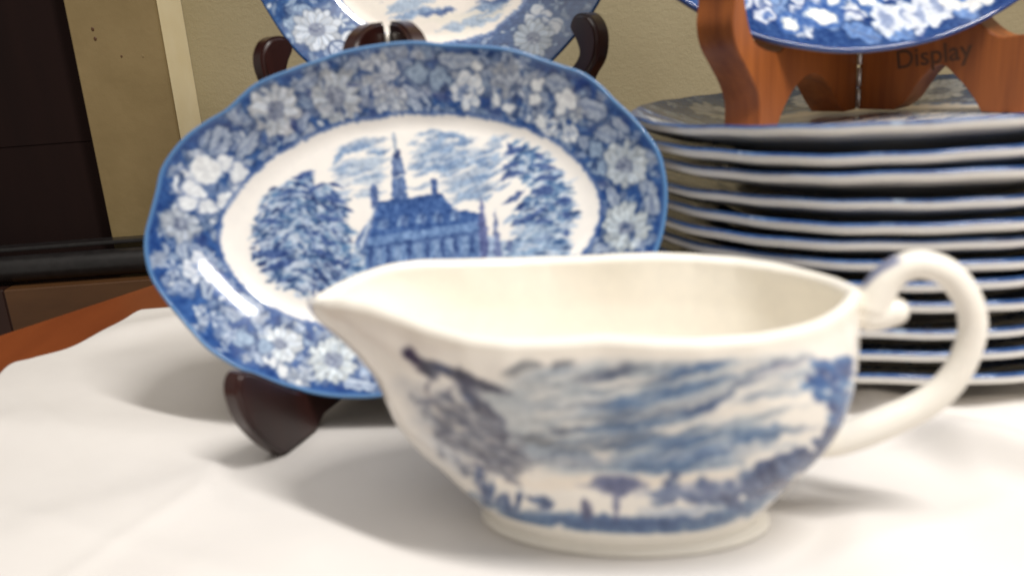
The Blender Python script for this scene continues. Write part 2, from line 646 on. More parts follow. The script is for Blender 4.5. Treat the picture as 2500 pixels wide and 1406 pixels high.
def paint_platter():
    c = Canvas(300, 50, 1700, 1040, 0.62, base=(38, 76, 136))
    ph = np.linspace(0, 2 * math.pi, 160, endpoint=False)
    RI, RO = four(PL_IN, ph), pl_out(ph)

    def ring(t):
        r = RI + (RO - RI) * t
        return pl_uv(r * np.cos(ph), r * np.sin(ph))
    c.mottle(60, 8)
    c.mottle(12, 6)
    band = c.mask(ring(0.86)) - c.mask(ring(-0.02))
    c.clip = c.mask(ring(0.97))
    # filler under the big flowers
    pts = []
    for t0, cnt in ((0.1, 84), (0.3, 88), (0.5, 92), (0.68, 80), (0.82, 60)):
        for k in range(cnt):
            a = (k + random.random()) * 2 * math.pi / cnt
            r0, r1 = four(PL_IN, np.array([a]))[0], pl_out(np.array([a]))[0]
            r = r0 + (r1 - r0) * (t0 + random.uniform(-0.06, 0.06))
            pts.append(tuple(pl_uv(np.array([r * math.cos(a)]), np.array([r * math.sin(a)]))[0]))
    random.shuffle(pts)
    # blue shows between the sprays near the outer edge
    for x, y in pts:
        if random.random() < 0.7:
            r = random.uniform(15, 30)
            leaf(c, x, y, r, r * random.uniform(0.32, 0.5), random.uniform(0, 3.14), random.choice([(116, 136, 170), (140, 156, 182), (160, 174, 194), (100, 122, 160)]))
    filler(c, pts, 10, 20)
    for x, y in random.sample(pts, 170):
        x, y = jit(x, 16), jit(y, 16)
        k = random.random()
        r = random.uniform(11, 22)
        col = random.choice([(196, 205, 216), (178, 190, 206), (206, 213, 221), (160, 175, 198)])
        if k < 0.4:
            leaf(c, x, y, r * 1.3, r * 0.55, random.uniform(0, 3.14), col, veins=True)
        elif k < 0.75:
            frilly(c, x, y, r * 1.1, col, int(x))
        else:
            sprig(c, x, y, r, random.uniform(0, 6), random.choice([5, 6, 7]), col)
    for _ in range(420):
        x, y = random.choice(pts)
        a = random.uniform(0, 6.28)
        L = random.uniform(10, 26)
        x, y = jit(x, 18), jit(y, 18)
        c.line([(x, y), (x + L * 0.5 * math.cos(a) + jit(0, 4), y + L * 0.5 * math.sin(a) + jit(0, 4)), (x + L * math.cos(a), y + L * math.sin(a))], random.uniform(3, 6), random.choice([INK, INK, (54, 76, 126), PALE]), 0.75, 1, taper=True)
    for x, y, l, w, rt_ in ((535, 345, 38, 22, 2.0), (600, 352, 46, 17, 2.2), (575, 285, 24, 12, 1.2), (1125, 148, 58, 19, 0.12), (1360, 205, 34, 20, 0.4), (1010, 235, 40, 24, 0.5),
                            (1445, 265, 40, 22, 0.5), (1585, 478, 48, 17, 1.3), (1480, 325, 30, 16, 0.4), (745, 205, 36, 13, -0.5), (860, 165, 34, 16, -0.9), (1500, 480, 34, 13, 1.2), (600, 735, 40, 17, 0.7),
                            (560, 765, 30, 12, 0.5), (500, 705, 30, 14, 1.2), (925, 905, 38, 20, 1.3), (880, 940, 42, 15, 0.1), (440, 610, 30, 13, 1.3), (405, 560, 22, 11, 1.5), (620, 870, 30, 14, 0.9),
                            (700, 330, 26, 11, 2.2), (740, 290, 24, 10, 2.0), (1250, 262, 26, 10, 0.3), (1430, 350, 26, 12, 0.8), (1480, 600, 34, 14, -0.4), (1530, 640, 30, 12, -0.7), (720, 800, 30, 11, 0.4)):
        leaf(c, x, y, l, w, rt_, col=jit(176, 12) * np.array([1, 1.06, 1.14]))
    for x, y, r, n, col in ((672, 268, 62, 11, (204, 209, 216)), (820, 232, 62, 14, (192, 199, 208)), (1528, 398, 58, 12, (198, 207, 214)), (1530, 556, 60, 13, (200, 210, 216)),
                            (680, 838, 54, 10, (210, 216, 222)), (812, 876, 62, 12, (208, 216, 220)), (438, 548, 44, 9, (190, 198, 210)),
                            (990, 935, 52, 11, PETAL), (1290, 850, 58, 12, PETAL), (1420, 720, 55, 11, PETAL)):
        daisy(c, x, y, r, n, random.uniform(0, 1), col)
    # big rose at the left end
    for x, y, rx, ry, a in ((455, 492, 26, 20, 0.3), (500, 500, 24, 20, 0), (545, 490, 26, 20, -0.4), (580, 462, 22, 26, 0.2), (575, 415, 26, 24, 0.6), (452, 440, 24, 30, 0.5), (470, 462, 30, 20, 0.5), (545, 395, 20, 24, 0.2)):
        c.ell(x, y, rx * 1.15, ry * 1.15, a, (70, 92, 142), 0.75)
        c.ell(x, y, rx, ry, a, (226, 230, 233), 0.97, soft=2)
    c.ell(520, 458, 28, 16, 0, (110, 132, 170), 0.9, soft=3)
    c.ell(500, 414, 38, 34, 0, (120, 140, 176), 0.6, soft=3)
    c.ell(500, 412, 36, 31, 0, (230, 233, 234), 0.98, soft=2)
    rose(c, 475, 655, 42, (214, 219, 226), 2)
    frilly(c, 925, 180, 52, (204, 210, 217), 3)
    frilly(c, 950, 238, 44, (208, 214, 220), 4)
    frilly(c, 1245, 192, 50, (180, 188, 198), 5)
    frilly(c, 1390, 262, 40, (196, 203, 208), 6)
    frilly(c, 735, 925, 36, (198, 206, 214), 12)
    rose(c, 1138, 220, 50, (218, 222, 226), 7)
    rose(c, 1345, 302, 34, (222, 225, 227), 8)
    rose(c, 1392, 322, 26, (222, 225, 227), 9)
    rose(c, 1130, 905, 50, PETAL, 10)
    for x, y, r in ((1020, 172, 26), (1073, 190, 27), (590, 828, 24), (640, 845, 18), (1455, 360, 20), (1470, 405, 18), (1440, 780, 24)):
        ball(c, x, y, r)
    for x, y, rx, ry, a in ((1380, 248, 26, 30, 0.4), (1312, 205, 16, 15, 0), (1305, 238, 17, 18, 0), (1162, 163, 15, 13, 0), (1207, 232, 10, 24, -0.5), (1238, 258, 14, 9, 0.2), (1322, 290, 14, 18, 0.4), (690, 905, 20, 12, 1.2), (655, 880, 22, 14, 0.6), (735, 945, 18, 10, 1.0)):
        c.ell(x, y, rx * 1.2, ry * 1.2, a, (86, 100, 128), 0.7)
        c.ell(x, y, rx, ry, a, (222, 225, 226), 0.95, soft=2)
    for x, y in ((560, 250), (548, 272), (1570, 600), (440, 700), (420, 655), (520, 780), (560, 820), (900, 850), (640, 800), (1280, 150), (1180, 130), (760, 160)):
        sprig(c, x, y, random.uniform(16, 24), random.uniform(0, 6))
    # dark gaps of the ground between flowers
    for x, y in random.sample(pts, 90):
        x, y = jit(x, 22), jit(y, 22)
        c.ell(x, y, random.uniform(6, 15), random.uniform(4, 8), random.uniform(0, 3.1), (30, 54, 100), 0.75, soft=3)
    for x, y, r in ((905, 268, 12), (720, 300, 12), (1080, 232, 16), (1200, 262, 14), (480, 585, 12), (1470, 440, 10), (755, 225, 9), (865, 205, 8)):
        c.ell(x, y, r * 1.6, r * 0.7, random.uniform(0, 3), (48, 68, 120), 0.8, soft=4)
    c.clip = None
    c.warp(4.0, 26)
    c.warp(1.8, 9)
    bm_ = c.mask(ring(0.93))
    c.mottle(2.6, 12, bm_)
    c.mottle(5.5, 8, bm_)
    outer = c.mask(ring(1.02)) - c.mask(ring(0.925))
    c.clip = outer
    c.poly(ring(1.02), (38, 76, 136), 0.8)
    c.clip = None
    # soft blue line then the cream well
    c.poly(ring(0.05), (58, 84, 138), 0.55)
    c.poly(ring(0.015), (126, 146, 182), 0.6)
    c.poly(ring(-0.02), (237, 233, 227), 1)
    paint_scene(c)
    c.warp(2.2, 8)
    ins = c.mask(ring(-0.06))
    dk = np.clip((215 - c.a[..., 0]) / 60, 0, 1) * ins
    c.mottle(2.4, 17, dk)
    c.mottle(5, 12, dk)
    c.blur(3)
    return c


def paint_scene(c):
    BL = [(56, 92, 138), (72, 110, 154), (42, 74, 122), (34, 58, 100), (104, 136, 172)]
    # sky
    def cloud(pts, w, col, a=0.75, soft=6):
        c.line(pts, w * 1.25, col, min(1, a * 1.1), soft, taper=True)
    g1, g2 = (160, 178, 200), (130, 154, 186)
    for pts, w in (([(830, 355), (880, 348), (945, 335)], 22), ([(800, 412), (880, 405), (955, 385)], 26), ([(850, 445), (900, 440), (950, 430)], 16), ([(860, 480), (890, 476), (945, 470)], 10),
                   ([(1000, 400), (1080, 392), (1200, 360)], 34), ([(1010, 410), (1080, 408), (1180, 372)], 14), ([(1070, 450), (1150, 430), (1230, 380)], 22), ([(1080, 470), (1150, 448), (1220, 418)], 18),
                   ([(1090, 490), (1150, 470), (1225, 440)], 14), ([(1010, 350), (1060, 360), (1110, 340)], 16), ([(1180, 350), (1205, 345), (1225, 352)], 16), ([(1100, 505), (1130, 480), (1190, 470)], 12)):
        cloud(pts, w * 1.15, random.choice([g1, g2, (152, 168, 190)]))
    for pts, w in (([(810, 405), (822, 380), (838, 362), (850, 372)], 15), ([(838, 370), (875, 355), (905, 352)], 14), ([(895, 370), (930, 372), (950, 360)], 12), ([(1008, 325), (1050, 320), (1098, 326), (1130, 322)], 15), ([(1105, 322), (1130, 335), (1122, 350)], 12),
                   ([(1000, 415), (1060, 410), (1110, 395)], 9), ([(1090, 415), (1150, 400), (1210, 375)], 8), ([(1150, 438), (1200, 425)], 7), ([(1000, 385), (1040, 372), (1080, 352)], 7)):
        cloud(pts, w, (112, 140, 178), 0.8, 4)
    for _ in range(90):
        x, y = random.uniform(990, 1200), random.uniform(330, 500)
        if y > 470 - (x - 990) * 0.1 and x < 1080:
            continue
        L = random.uniform(24, 60)
        cloud([(x, y), (x + L * 0.5, y - L * 0.1), (x + L, y - L * 0.36)], random.uniform(4, 10), random.choice([g1, g2, (112, 140, 178), (214, 218, 222), (92, 122, 166)]), 0.6, 3)
    for _ in range(50):
        x, y = random.uniform(800, 910), random.uniform(350, 480)
        L = random.uniform(24, 50)
        cloud([(x, y), (x + L * 0.5, y - L * 0.15), (x + L, y - L * 0.25)], random.uniform(4, 9), random.choice([g1, g2, (214, 218, 222), (140, 160, 190)]), 0.55, 3)
    # left tree
    lt = [(752, 408), (700, 440), (665, 458), (640, 478), (628, 520), (612, 535), (606, 580), (618, 600), (608, 630), (640, 650), (650, 690), (690, 710), (735, 722), (790, 720), (850, 690), (900, 650), (860, 600), (868, 570), (846, 520), (852, 478), (830, 452), (800, 440), (780, 450)]
    m = c.mask(lt)
    c.clip = m
    cx_, cy_ = 740, 580
    c.poly([(cx_ + (x - cx_) * 0.9, cy_ + (y - cy_) * 0.9) for x, y in lt], (128, 150, 184), 0.75)
    c.clip = None
    ang = lambda x, y: 0.25 * math.sin(x / 37.0) + (0.5 if x > 740 else -0.15)
    box = (600, 405, 880, 725)
    dashes(c, m, 240, [(150, 168, 196), (176, 190, 208), (190, 202, 216)], 34, 10, ang, box)
    dashes(c, m, 420, BL, 24, 7, ang, box)
    dashes(c, m, 110, [(34, 52, 100), (44, 68, 122)], 34, 8, ang, box)
    dashes(c, m, 190, [(150, 168, 196), (176, 190, 208), (196, 206, 218)], 22, 6, ang, box)
    for pts, w in (([(712, 432), (735, 424), (765, 412)], 18), ([(745, 470), (770, 455), (795, 445)], 12), ([(780, 480), (815, 485), (850, 497)], 15), ([(770, 520), (800, 532), (850, 540)], 13), ([(615, 535), (650, 535), (690, 540)], 13), ([(618, 612), (660, 618), (715, 615)], 24),
                   ([(775, 570), (800, 590), (832, 605)], 13), ([(800, 640), (830, 640), (865, 625)], 10), ([(640, 650), (690, 640), (720, 632)], 18), ([(755, 610), (790, 615), (815, 625)], 12), ([(830, 660), (855, 650), (868, 640)], 10)):
        c.line(pts, w, (56, 80, 134), 0.9, 2, taper=True)
    for pts, w in (([(700, 580), (720, 575), (735, 590)], 22), ([(625, 590), (655, 590)], 16), ([(690, 655), (730, 640), (760, 650)], 18), ([(720, 700), (760, 690)], 10), ([(770, 505), (790, 510)], 16)):
        c.line(pts, w, (186, 198, 214), 0.85, 4, taper=True)
    # right tree
    rtree = [(1232, 338), (1262, 345), (1300, 360), (1330, 368), (1352, 395), (1375, 425), (1392, 448), (1390, 478), (1404, 500), (1400, 540), (1386, 580), (1370, 605), (1330, 632), (1240, 634), (1250, 600), (1260, 560), (1236, 545), (1300, 470), (1274, 430), (1250, 420), (1225, 430), (1240, 395), (1222, 372), (1250, 365)]
    m = c.mask(rtree)
    c.poly([(1330 + (x - 1330) * 0.88, 500 + (y - 500) * 0.9) for x, y in rtree], (176, 190, 208), 0.6)
    ang = lambda x, y: -0.42 if x < 1300 else 0.1 * math.sin(y / 15) - 0.1
    box = (1215, 335, 1410, 635)
    dashes(c, m, 190, [(140, 162, 194), (170, 186, 206), (198, 208, 220)], 34, 8, ang, box, 0.35)
    dashes(c, m, 260, BL, 26, 7, ang, box, 0.35)
    dashes(c, m, 90, [(180, 194, 210), (206, 213, 221)], 22, 6, ang, box, 0.35)
    for pts, w in (([(1238, 342), (1250, 362), (1282, 352)], 20), ([(1225, 374), (1245, 368), (1270, 362)], 12), ([(1220, 415), (1245, 398), (1275, 388)], 13), ([(1215, 440), (1245, 422), (1290, 415)], 12), ([(1225, 498), (1255, 480), (1280, 460)], 13), ([(1258, 512), (1285, 492)], 9), ([(1245, 548), (1290, 530), (1338, 498)], 17),
                   ([(1300, 366), (1320, 375), (1328, 382)], 14), ([(1290, 395), (1330, 400), (1365, 405)], 12), ([(1300, 430), (1340, 428), (1372, 426)], 13), ([(1295, 470), (1330, 460), (1352, 462)], 24), ([(1350, 490), (1380, 482), (1400, 482)], 18), ([(1300, 545), (1325, 535), (1350, 540)], 14), ([(1372, 520), (1395, 520)], 20), ([(1375, 565), (1390, 560)], 20), ([(1290, 590), (1330, 575), (1360, 580)], 12)):
        c.line(pts, w, (58, 80, 132), 0.88, 2, taper=True)
    c.ell(1315, 575, 46, 34, -0.2, (158, 178, 200), 0.6, 6)
    for k in range(5):
        c.line([(1290 + k * 16, 585), (1293 + k * 16, 600)], 5, (104, 130, 168), 0.8)
    # ground
    gr = [(868, 600), (1250, 585), (1400, 590), (1380, 660), (1300, 700), (1150, 760), (900, 770), (760, 730), (850, 660)]
    c.poly(gr, (140, 164, 194), 0.7)
    m = c.mask(gr)
    dashes(c, m, 130, BL + [(190, 200, 214)] * 3, 40, 9, lambda x, y: -0.1, (760, 590, 1400, 770), 0.3)
    # state house: wall, roof, dormers, windows, chimneys, tower
    c.poly([(895, 600), (1170, 562), (1180, 640), (1060, 690), (890, 690)], (96, 126, 172), 0.95)
    c.poly([(1170, 562), (1225, 590), (1222, 640), (1180, 660)], (150, 170, 200), 0.9)
    c.poly([(926, 492), (1075, 474), (1112, 516), (1168, 520), (1172, 562), (1098, 575), (897, 604)], (58, 90, 146), 1)
    c.poly([(905, 580), (1172, 540), (1172, 562), (897, 604)], (108, 138, 182), 0.9)
    c.poly([(868, 590), (902, 540), (925, 498), (905, 575), (888, 625)], (92, 116, 160), 0.95)
    c.line([(928, 480), (882, 605)], 6, (196, 206, 218), 0.9)
    c.line([(925, 495), (892, 600)], 4, (84, 106, 150), 0.9)
    for x, y in ((938, 545), (985, 540), (1030, 533), (1068, 530), (1110, 526)):
        c.poly([(x - 13, y + 14), (x - 11, y - 4), (x, y - 14), (x + 12, y - 5), (x + 13, y + 12)], (128, 154, 190), 0.85)
        c.line([(x + 3, y - 4), (x + 5, y + 11)], 9, (64, 88, 138), 0.85, 2)
        c.line([(x - 13, y - 3), (x, y - 13), (x + 13, y - 5)], 4, (66, 92, 142), 0.8, 2)
    c.line([(898, 606), (1172, 564)], 6, (58, 84, 134), 0.95)
    for k, x in enumerate((905, 950, 1000, 1043, 1080, 1112, 1150)):
        y = 632 - (x - 905) * 0.14
        c.line([(x, y - 20), (x + 2, y + 14)], 11, (48, 72, 124), 0.85, 3)
        c.line([(x + 22, y - 18), (x + 24, y + 16)], 15, (134, 158, 192), 0.6, 4)
        c.line([(x - 8, y - 24), (x + 30, y - 28)], 4, (66, 92, 142), 0.7)
        c.line([(x - 8, y + 20), (x + 34, y + 15)], 5, (84, 110, 156), 0.7, 2)
    c.poly([(903, 458), (912, 448), (921, 456), (926, 500), (910, 512)], (72, 94, 142), 0.95)
    c.poly([(1052, 438), (1064, 436), (1068, 478), (1054, 480)], (72, 96, 146), 0.95)
    c.poly([(955, 438), (990, 432), (998, 490), (958, 496)], (100, 124, 166), 1)
    c.poly([(954, 385), (962, 368), (974, 372), (984, 400), (988, 430), (956, 436)], (106, 126, 164), 1)
    c.ell(968, 374, 9, 10, 0, (52, 66, 108), 0.9)
    c.line([(958, 322), (962, 370)], 8, (146, 160, 180), 0.85)
    for x in (962, 973, 985):
        c.line([(x, 445), (x + 3, 488)], 4, (66, 88, 138), 0.8)
    c.line([(957, 428), (988, 424)], 5, (62, 80, 124), 0.8)
    c.line([(958, 392), (966, 428)], 5, (66, 84, 128), 0.7)
    c.poly([(926, 494), (958, 488), (998, 486), (1075, 474), (1078, 486), (928, 506)], (48, 78, 132), 1)
    # cypress spires
    c.poly([(1172, 478), (1190, 560), (1192, 625), (1172, 630), (1166, 545)], (84, 94, 142), 0.95)
    c.poly([(1204, 505), (1218, 570), (1226, 625), (1204, 628)], (100, 114, 156), 0.9)
    c.ell(1243, 598, 8, 14, 0, (96, 110, 150), 0.8)
    # people and shrubs low down
    for k in range(24):
        c.ell(random.uniform(850, 1330), random.uniform(640, 730), random.uniform(8, 16), random.uniform(6, 10), 0, random.choice(BL), 0.8)


def platter_colors(u, v, fl, cnv, uv, edge=(84, 126, 172), body=(226, 220, 210), e0=0.95):
    xy = uv(u, v)
    col = cnv.sample(xy[:, 0], xy[:, 1])
    t = np.clip((fl - e0) / 0.05, 0, 1)[:, None]
    e = lin(np.array(edge) / 255.0)
    col = col * (1 - t) + e * t
    w = np.clip((fl - 1.35) / 0.2, 0, 1)[:, None]
    return col * (1 - w) + lin(np.array(body) / 255.0) * w


pc = paint_platter()
pm = plate_mesh('oval_platter', pl_out, lambda p: four(PL_IN, p), 900, 100, 86,
                lambda u, v, f: platter_colors(u, v, f, pc, pl_uv), flute=0.04, nflute=14, curl=-0.5)
platter = link('oval_platter', pm, PRINT)
platter.location = (-4.007 * CM, 34.556 * CM, 8.085 * CM)
platter.rotation_euler = (R(90 - 22), 0, 0)
tag(platter, 'oval blue and white platter picturing a towered hall between trees, leaning behind the sauce boat', 'platter')

# ------------------------------------------------------------------ sauce boat
SPOUT_S = [-9.5, -9.0, -8.3, -7.5, -6.5, -5.5, -4.8, -3.5, -2.4, -1.0, 0.0, 1.2, 2.4, 3.8, 4.8, 5.5, 6.1, 6.6, 6.82]
SPOUT_W = [0.0, 0.9, 1.5, 2.0, 2.5, 3.0, 3.4, 3.95, 4.2, 4.17, 4.1, 4.25, 4.2, 3.8, 3.2, 2.6, 1.8, 0.9, 0.0]
RIM_Z = [7.2, 7.4, 7.6, 7.75, 7.75, 7.6, 7.5, 7.35, 7.3, 7.32, 7.38, 7.34, 7.28, 7.24, 7.22, 7.2, 7.22, 7.27, 7.3]
G_Z = [0.3, 0.8, 1.14, 1.6, 2.11, 2.78, 3.3, 3.83, 4.6, 5.47, 6.44, 7.26]
G_V = [0.0, 0.115, 0.21, 0.335, 0.46, 0.66, 0.78, 0.87, 0.94, 0.985, 1.0, 1.0]
Q_Z = [4.3, 4.8, 5.31, 5.86, 6.34, 6.82, 7.3]
Q_V = [0.0, 0.02, 0.08, 0.30, 0.57, 0.93, 1.0]


def soft_interp(x, xs, ys, w):
    """piecewise-linear table smoothed over a window w."""
    ks = np.linspace(-1, 1, 9)
    wt = 1 - np.abs(ks) * 0.9
    return sum(k * np.interp(x + o * w, xs, ys) for k, o in zip(wt, ks)) / wt.sum()


def boat_surface(th, h):
    """th: angle round the boat (0 = handle end, pi = spout); h: 0 at the foot, 1 at the rim. local cm."""
    c, s = np.cos(th), np.sin(th)
    e = 2 / 2.35
    ca, sa = np.sign(c) * np.abs(c) ** e, np.sign(s) * np.abs(s) ** e
    a = np.where(c < 0, 7.25, 6.82)
    s0, n0 = a * ca, 4.22 * sa
    # rim outline with the spout drawn out
    t = np.clip((-2.4 - s0) / (7.25 - 2.4), 0, 1)
    s1 = np.where(s0 < -2.4, -2.4 - t * 7.1, s0)
    w = soft_interp(s1, SPOUT_S, SPOUT_W, 0.25)
    frac = np.abs(n0) / np.maximum(4.22 * np.sqrt(np.maximum(1 - (np.abs(s0) / a) ** 2.35, 1e-6)) ** 0.851, 1e-3)
    n1 = np.sign(s) * np.where(s1 < -9.2, np.minimum(w, np.abs(s) * 30), w)
    zr = soft_interp(s1, SPOUT_S, RIM_Z, 0.4)
    z = 0.3 + (zr - 0.3) * h
    zz = 0.3 + 7.0 * h
    g = soft_interp(zz, G_Z, G_V, 0.25)
    q = soft_interp(zz, Q_Z, Q_V, 0.2)
    bs, bn = np.where(c < 0, 4.3, 4.15) * c, 2.15 * s
    S0, N0 = bs + (s0 - bs) * g, bn + (n0 - bn) * g
    S1, N1 = bs + (s1 - bs) * g, bn + (n1 - bn) * g
    return S0 + (S1 - S0) * q, N0 + (N1 - N0) * q, z

BOAT_MAP = np.array([[1511.63, 1348.0], [-77.84, -388.4], [-3.4, 280.98], [76.17, -1010.03], [-38.48, 545.2], [663.74, 6.52], [329.12, 4.74], [-219.42, 118.79], [32.99, -101.8], [54.66, -266.95], [121.39, 409.16], [-132.86, -158.5], [-186.21, 38.31], [72.14, -172.16], [-25.49, -121.14]])


def boat_uv(s, z):
    return mono(s / 8, z / 8, 4) @ BOAT_MAP


def paint_boat():
    c = Canvas(900, 600, 2160, 1420, 0.55, base=(241, 236, 227))
    c.mottle(40, 3)
    pu, gb, mb, db, lb = (34, 36, 58), (104, 118, 138), (72, 104, 146), (38, 62, 108), (156, 168, 180)

    def st(pts, w, col, a=0.8, soft=8):
        mx = sum(q[0] for q in pts) / len(pts)
        if mx < 1620 and col in (gb, mb, db):          # the print runs greyer towards the spout
            f = min(1.0, (1620 - mx) / 320)
            g = sum(col) / 3
            col = tuple(v + (g * (1.02 - 0.03 * i) - v) * 0.6 * f for i, v in enumerate(col))
        c.line(pts, w, col, a, soft, taper=True)
    # broad sky and water washes
    st([(1050, 1020), (1300, 1010), (1600, 960), (1960, 880)], 200, (182, 188, 192), 0.85, 50)
    st([(1100, 960), (1300, 960), (1500, 930), (1750, 890)], 90, (168, 176, 182), 0.7, 40)
    st([(1150, 1080), (1400, 1110), (1700, 1090), (1900, 1050)], 110, (134, 152, 172), 0.8, 40)
    for pts, w, col in (([(1230, 905), (1290, 878), (1330, 885)], 30, gb), ([(1330, 900), (1370, 880), (1400, 876)], 26, gb), ([(1240, 915), (1330, 905), (1420, 890)], 20, lb),
                        ([(1400, 925), (1520, 905), (1600, 888)], 26, gb), ([(1500, 945), (1640, 920), (1760, 880)], 28, gb), ([(1620, 915), (1720, 900), (1800, 880)], 22, mb),
                        ([(1250, 985), (1400, 1000), (1560, 985)], 40, (172, 178, 184)), ([(1380, 1010), (1520, 990), (1700, 950), (1800, 920)], 30, mb), ([(1420, 1030), (1560, 1020), (1740, 985)], 34, gb),
                        ([(1350, 1060), (1480, 1050), (1640, 1030), (1760, 1000)], 26, mb), ([(1300, 1085), (1450, 1095), (1620, 1070), (1800, 1055)], 40, gb), ([(1500, 1100), (1640, 1085), (1780, 1060), (1900, 1045)], 34, mb),
                        ([(1270, 1120), (1420, 1130), (1560, 1120)], 28, (150, 158, 172)), ([(1500, 1130), (1660, 1122), (1800, 1095), (1880, 1080)], 40, (110, 136, 172)), ([(1450, 1148), (1650, 1146), (1820, 1125)], 24, mb),
                        ([(1220, 1060), (1300, 1075), (1360, 1080)], 24, gb), ([(1680, 1010), (1790, 960), (1850, 905), (1980, 868)], 16, gb), ([(1640, 1020), (1740, 1000), (1790, 965)], 16, db),
                        ([(1780, 960), (1900, 900), (2000, 872)], 9, (140, 140, 158)), ([(1800, 990), (1900, 950), (1950, 925)], 16, lb), ([(1700, 1060), (1820, 1040), (1930, 1000)], 22, lb), ([(1790, 1080), (1870, 1070), (1930, 1040)], 26, mb),
                        ([(1330, 1040), (1370, 1055), (1400, 1062)], 22, db), ([(1400, 1055), (1430, 1050)], 16, db)):
        st(pts, w * 1.1, col, 0.85, 12)
    for _ in range(280):
        x, y = random.uniform(1220, 1920), random.uniform(900, 1150)
        L = random.uniform(40, 120)
        sl = -0.28 if x > 1450 else -0.05
        st([(x, y), (x + L * 0.5, y + sl * L * 0.4), (x + L, y + sl * L)], random.uniform(4, 12), random.choice([gb, mb, lb, (226, 222, 214), (232, 226, 216), (226, 221, 212), (236, 229, 218), db, gb]), 0.4, 8)
    for pts, w in (([(1420, 945), (1520, 935), (1640, 915)], 14), ([(1560, 1050), (1650, 1055), (1720, 1035)], 14), ([(1440, 1100), (1470, 1118), (1500, 1105)], 16), ([(1700, 1030), (1820, 1005), (1940, 965)], 18), ([(1780, 915), (1830, 900), (1880, 890)], 16)):
        st(pts, w, (232, 226, 216), 0.85, 8)
    # white horizon strip
    st([(1150, 1165), (1350, 1185), (1600, 1180), (1880, 1150)], 34, (238, 229, 216), 0.95, 8)
    # leaning tree and stump shapes at the spout end
    st([(985, 940), (1080, 1010), (1180, 1090), (1300, 1120)], 150, (184, 186, 192), 0.75, 50)
    st([(1060, 1060), (1140, 1120), (1240, 1150)], 60, (164, 172, 186), 0.6, 30)
    st([(985, 872), (1060, 890), (1140, 915), (1245, 950)], 24, pu, 0.8, 8)
    for x, y, rx, ry, a in ((1000, 868, 22, 16, 0.4), (1050, 905, 26, 14, 0.4), (1165, 985, 30, 20, 0.6), (1140, 940, 34, 16, 0.4), (1210, 1020, 24, 12, 0.6), (1010, 878, 28, 14, 0.5), (1035, 900, 24, 10, 0.6), (1080, 895, 22, 9, 0.3), (1130, 925, 24, 14, 0.4), (1150, 965, 26, 18, 0.5), (1190, 940, 36, 9, 0.3), (1120, 905, 8, 16, 0), (1185, 1000, 22, 10, 0.6)):
        c.ell(x, y, rx, ry, a, random.choice([pu, (52, 52, 78), (44, 58, 98), (74, 80, 104)]), 0.75, 8)
    for pts, w in (([(1055, 920), (1040, 950), (1060, 975)], 10), ([(1100, 935), (1090, 960), (1120, 980)], 9), ([(1150, 960), (1180, 1000), (1210, 1020)], 10)):
        st(pts, w, (78, 74, 92), 0.85, 5)
    for _ in range(340):
        t = random.random()
        x, y = 985 + t * 150 + random.uniform(0, 170) * (1 - 0.25 * t), 945 + t * 190 + random.uniform(-10, 40)
        st([(x, y), (x + random.uniform(16, 60), y + random.uniform(4, 34))], random.uniform(4, 12), random.choice([(92, 94, 108), (124, 126, 136), (158, 160, 166), (66, 68, 88), (220, 214, 206), (104, 110, 126), (84, 90, 112)]), 0.7, 5)
    # blue tree at the handle end
    for _ in range(190):
        t = random.random()
        y = 872 + t * 330
        xr = 2076 - max(0, t - 0.3) ** 1.4 * 330
        x = xr - random.uniform(0, 100) * (0.6 + 0.5 * math.sin(t * 9))
        c.ell(x, y, random.uniform(8, 22), random.uniform(6, 13), random.uniform(-0.6, 0.6), random.choice([(46, 88, 148), (60, 104, 158), (38, 68, 126), (46, 62, 112), (84, 122, 170)]) if t < 0.5 else random.choice([(40, 56, 98), (56, 74, 116), (92, 112, 148), (34, 50, 96)]), 0.8, 5)
    # ground with umbrella tree, figure and shrubs
    st([(1150, 1205), (1260, 1262), (1500, 1288), (1700, 1278), (1850, 1225), (1900, 1190)], 40, (84, 112, 150), 0.95, 10)
    st([(1340, 1275), (1560, 1282), (1760, 1255)], 24, (58, 84, 130), 0.8, 10)
    st([(1560, 1255), (1680, 1248), (1800, 1215)], 18, (164, 176, 196), 0.8, 8)
    c.line([(1502, 1275), (1504, 1215)], 13, (92, 98, 136), 0.9, 5)
    for x, y, rx, ry in ((1505, 1192, 62, 20), (1475, 1185, 34, 18), (1535, 1186, 40, 18), (1505, 1178, 26, 14)):
        c.ell(x, y, rx, ry, 0, (78, 88, 130), 0.75, 10)
    c.ell(1505, 1195, 26, 18, 0, (72, 80, 122), 0.6, 8)
    st([(1400, 1186), (1450, 1195), (1480, 1200)], 12, (150, 154, 172), 0.7, 6)
    c.ell(1430, 1252, 15, 22, -0.3, (64, 68, 106), 0.9, 6)
    c.ell(1424, 1232, 8, 10, 0, (74, 76, 110), 0.85, 4)
    for x, y, rx, ry in ((1640, 1178, 24, 24), (1620, 1220, 40, 18), (1690, 1215, 36, 20), (1735, 1195, 30, 20), (1720, 1180, 18, 14), (1790, 1188, 20, 16), (1800, 1222, 26, 18), (1755, 1220, 26, 16), (1830, 1195, 18, 22), (1190, 1200, 14, 26), (1230, 1232, 18, 22), (1262, 1228, 10, 26), (1310, 1228, 24, 12), (1330, 1240, 20, 12), (1165, 1165, 10, 26)):
        for _k in range(9):
            c.ell(x + random.uniform(-rx, rx) * 0.8, y + random.uniform(-ry, ry) * 0.8, rx * random.uniform(0.3, 0.6), ry * random.uniform(0.3, 0.6), 0, random.choice([(50, 68, 112), (70, 92, 132), (40, 54, 98), (98, 116, 148)]), 0.75, 5)
    st([(1560, 1215), (1650, 1205), (1760, 1190), (1850, 1170)], 40, (120, 134, 168), 0.6, 14)
    c.warp(4, 22)
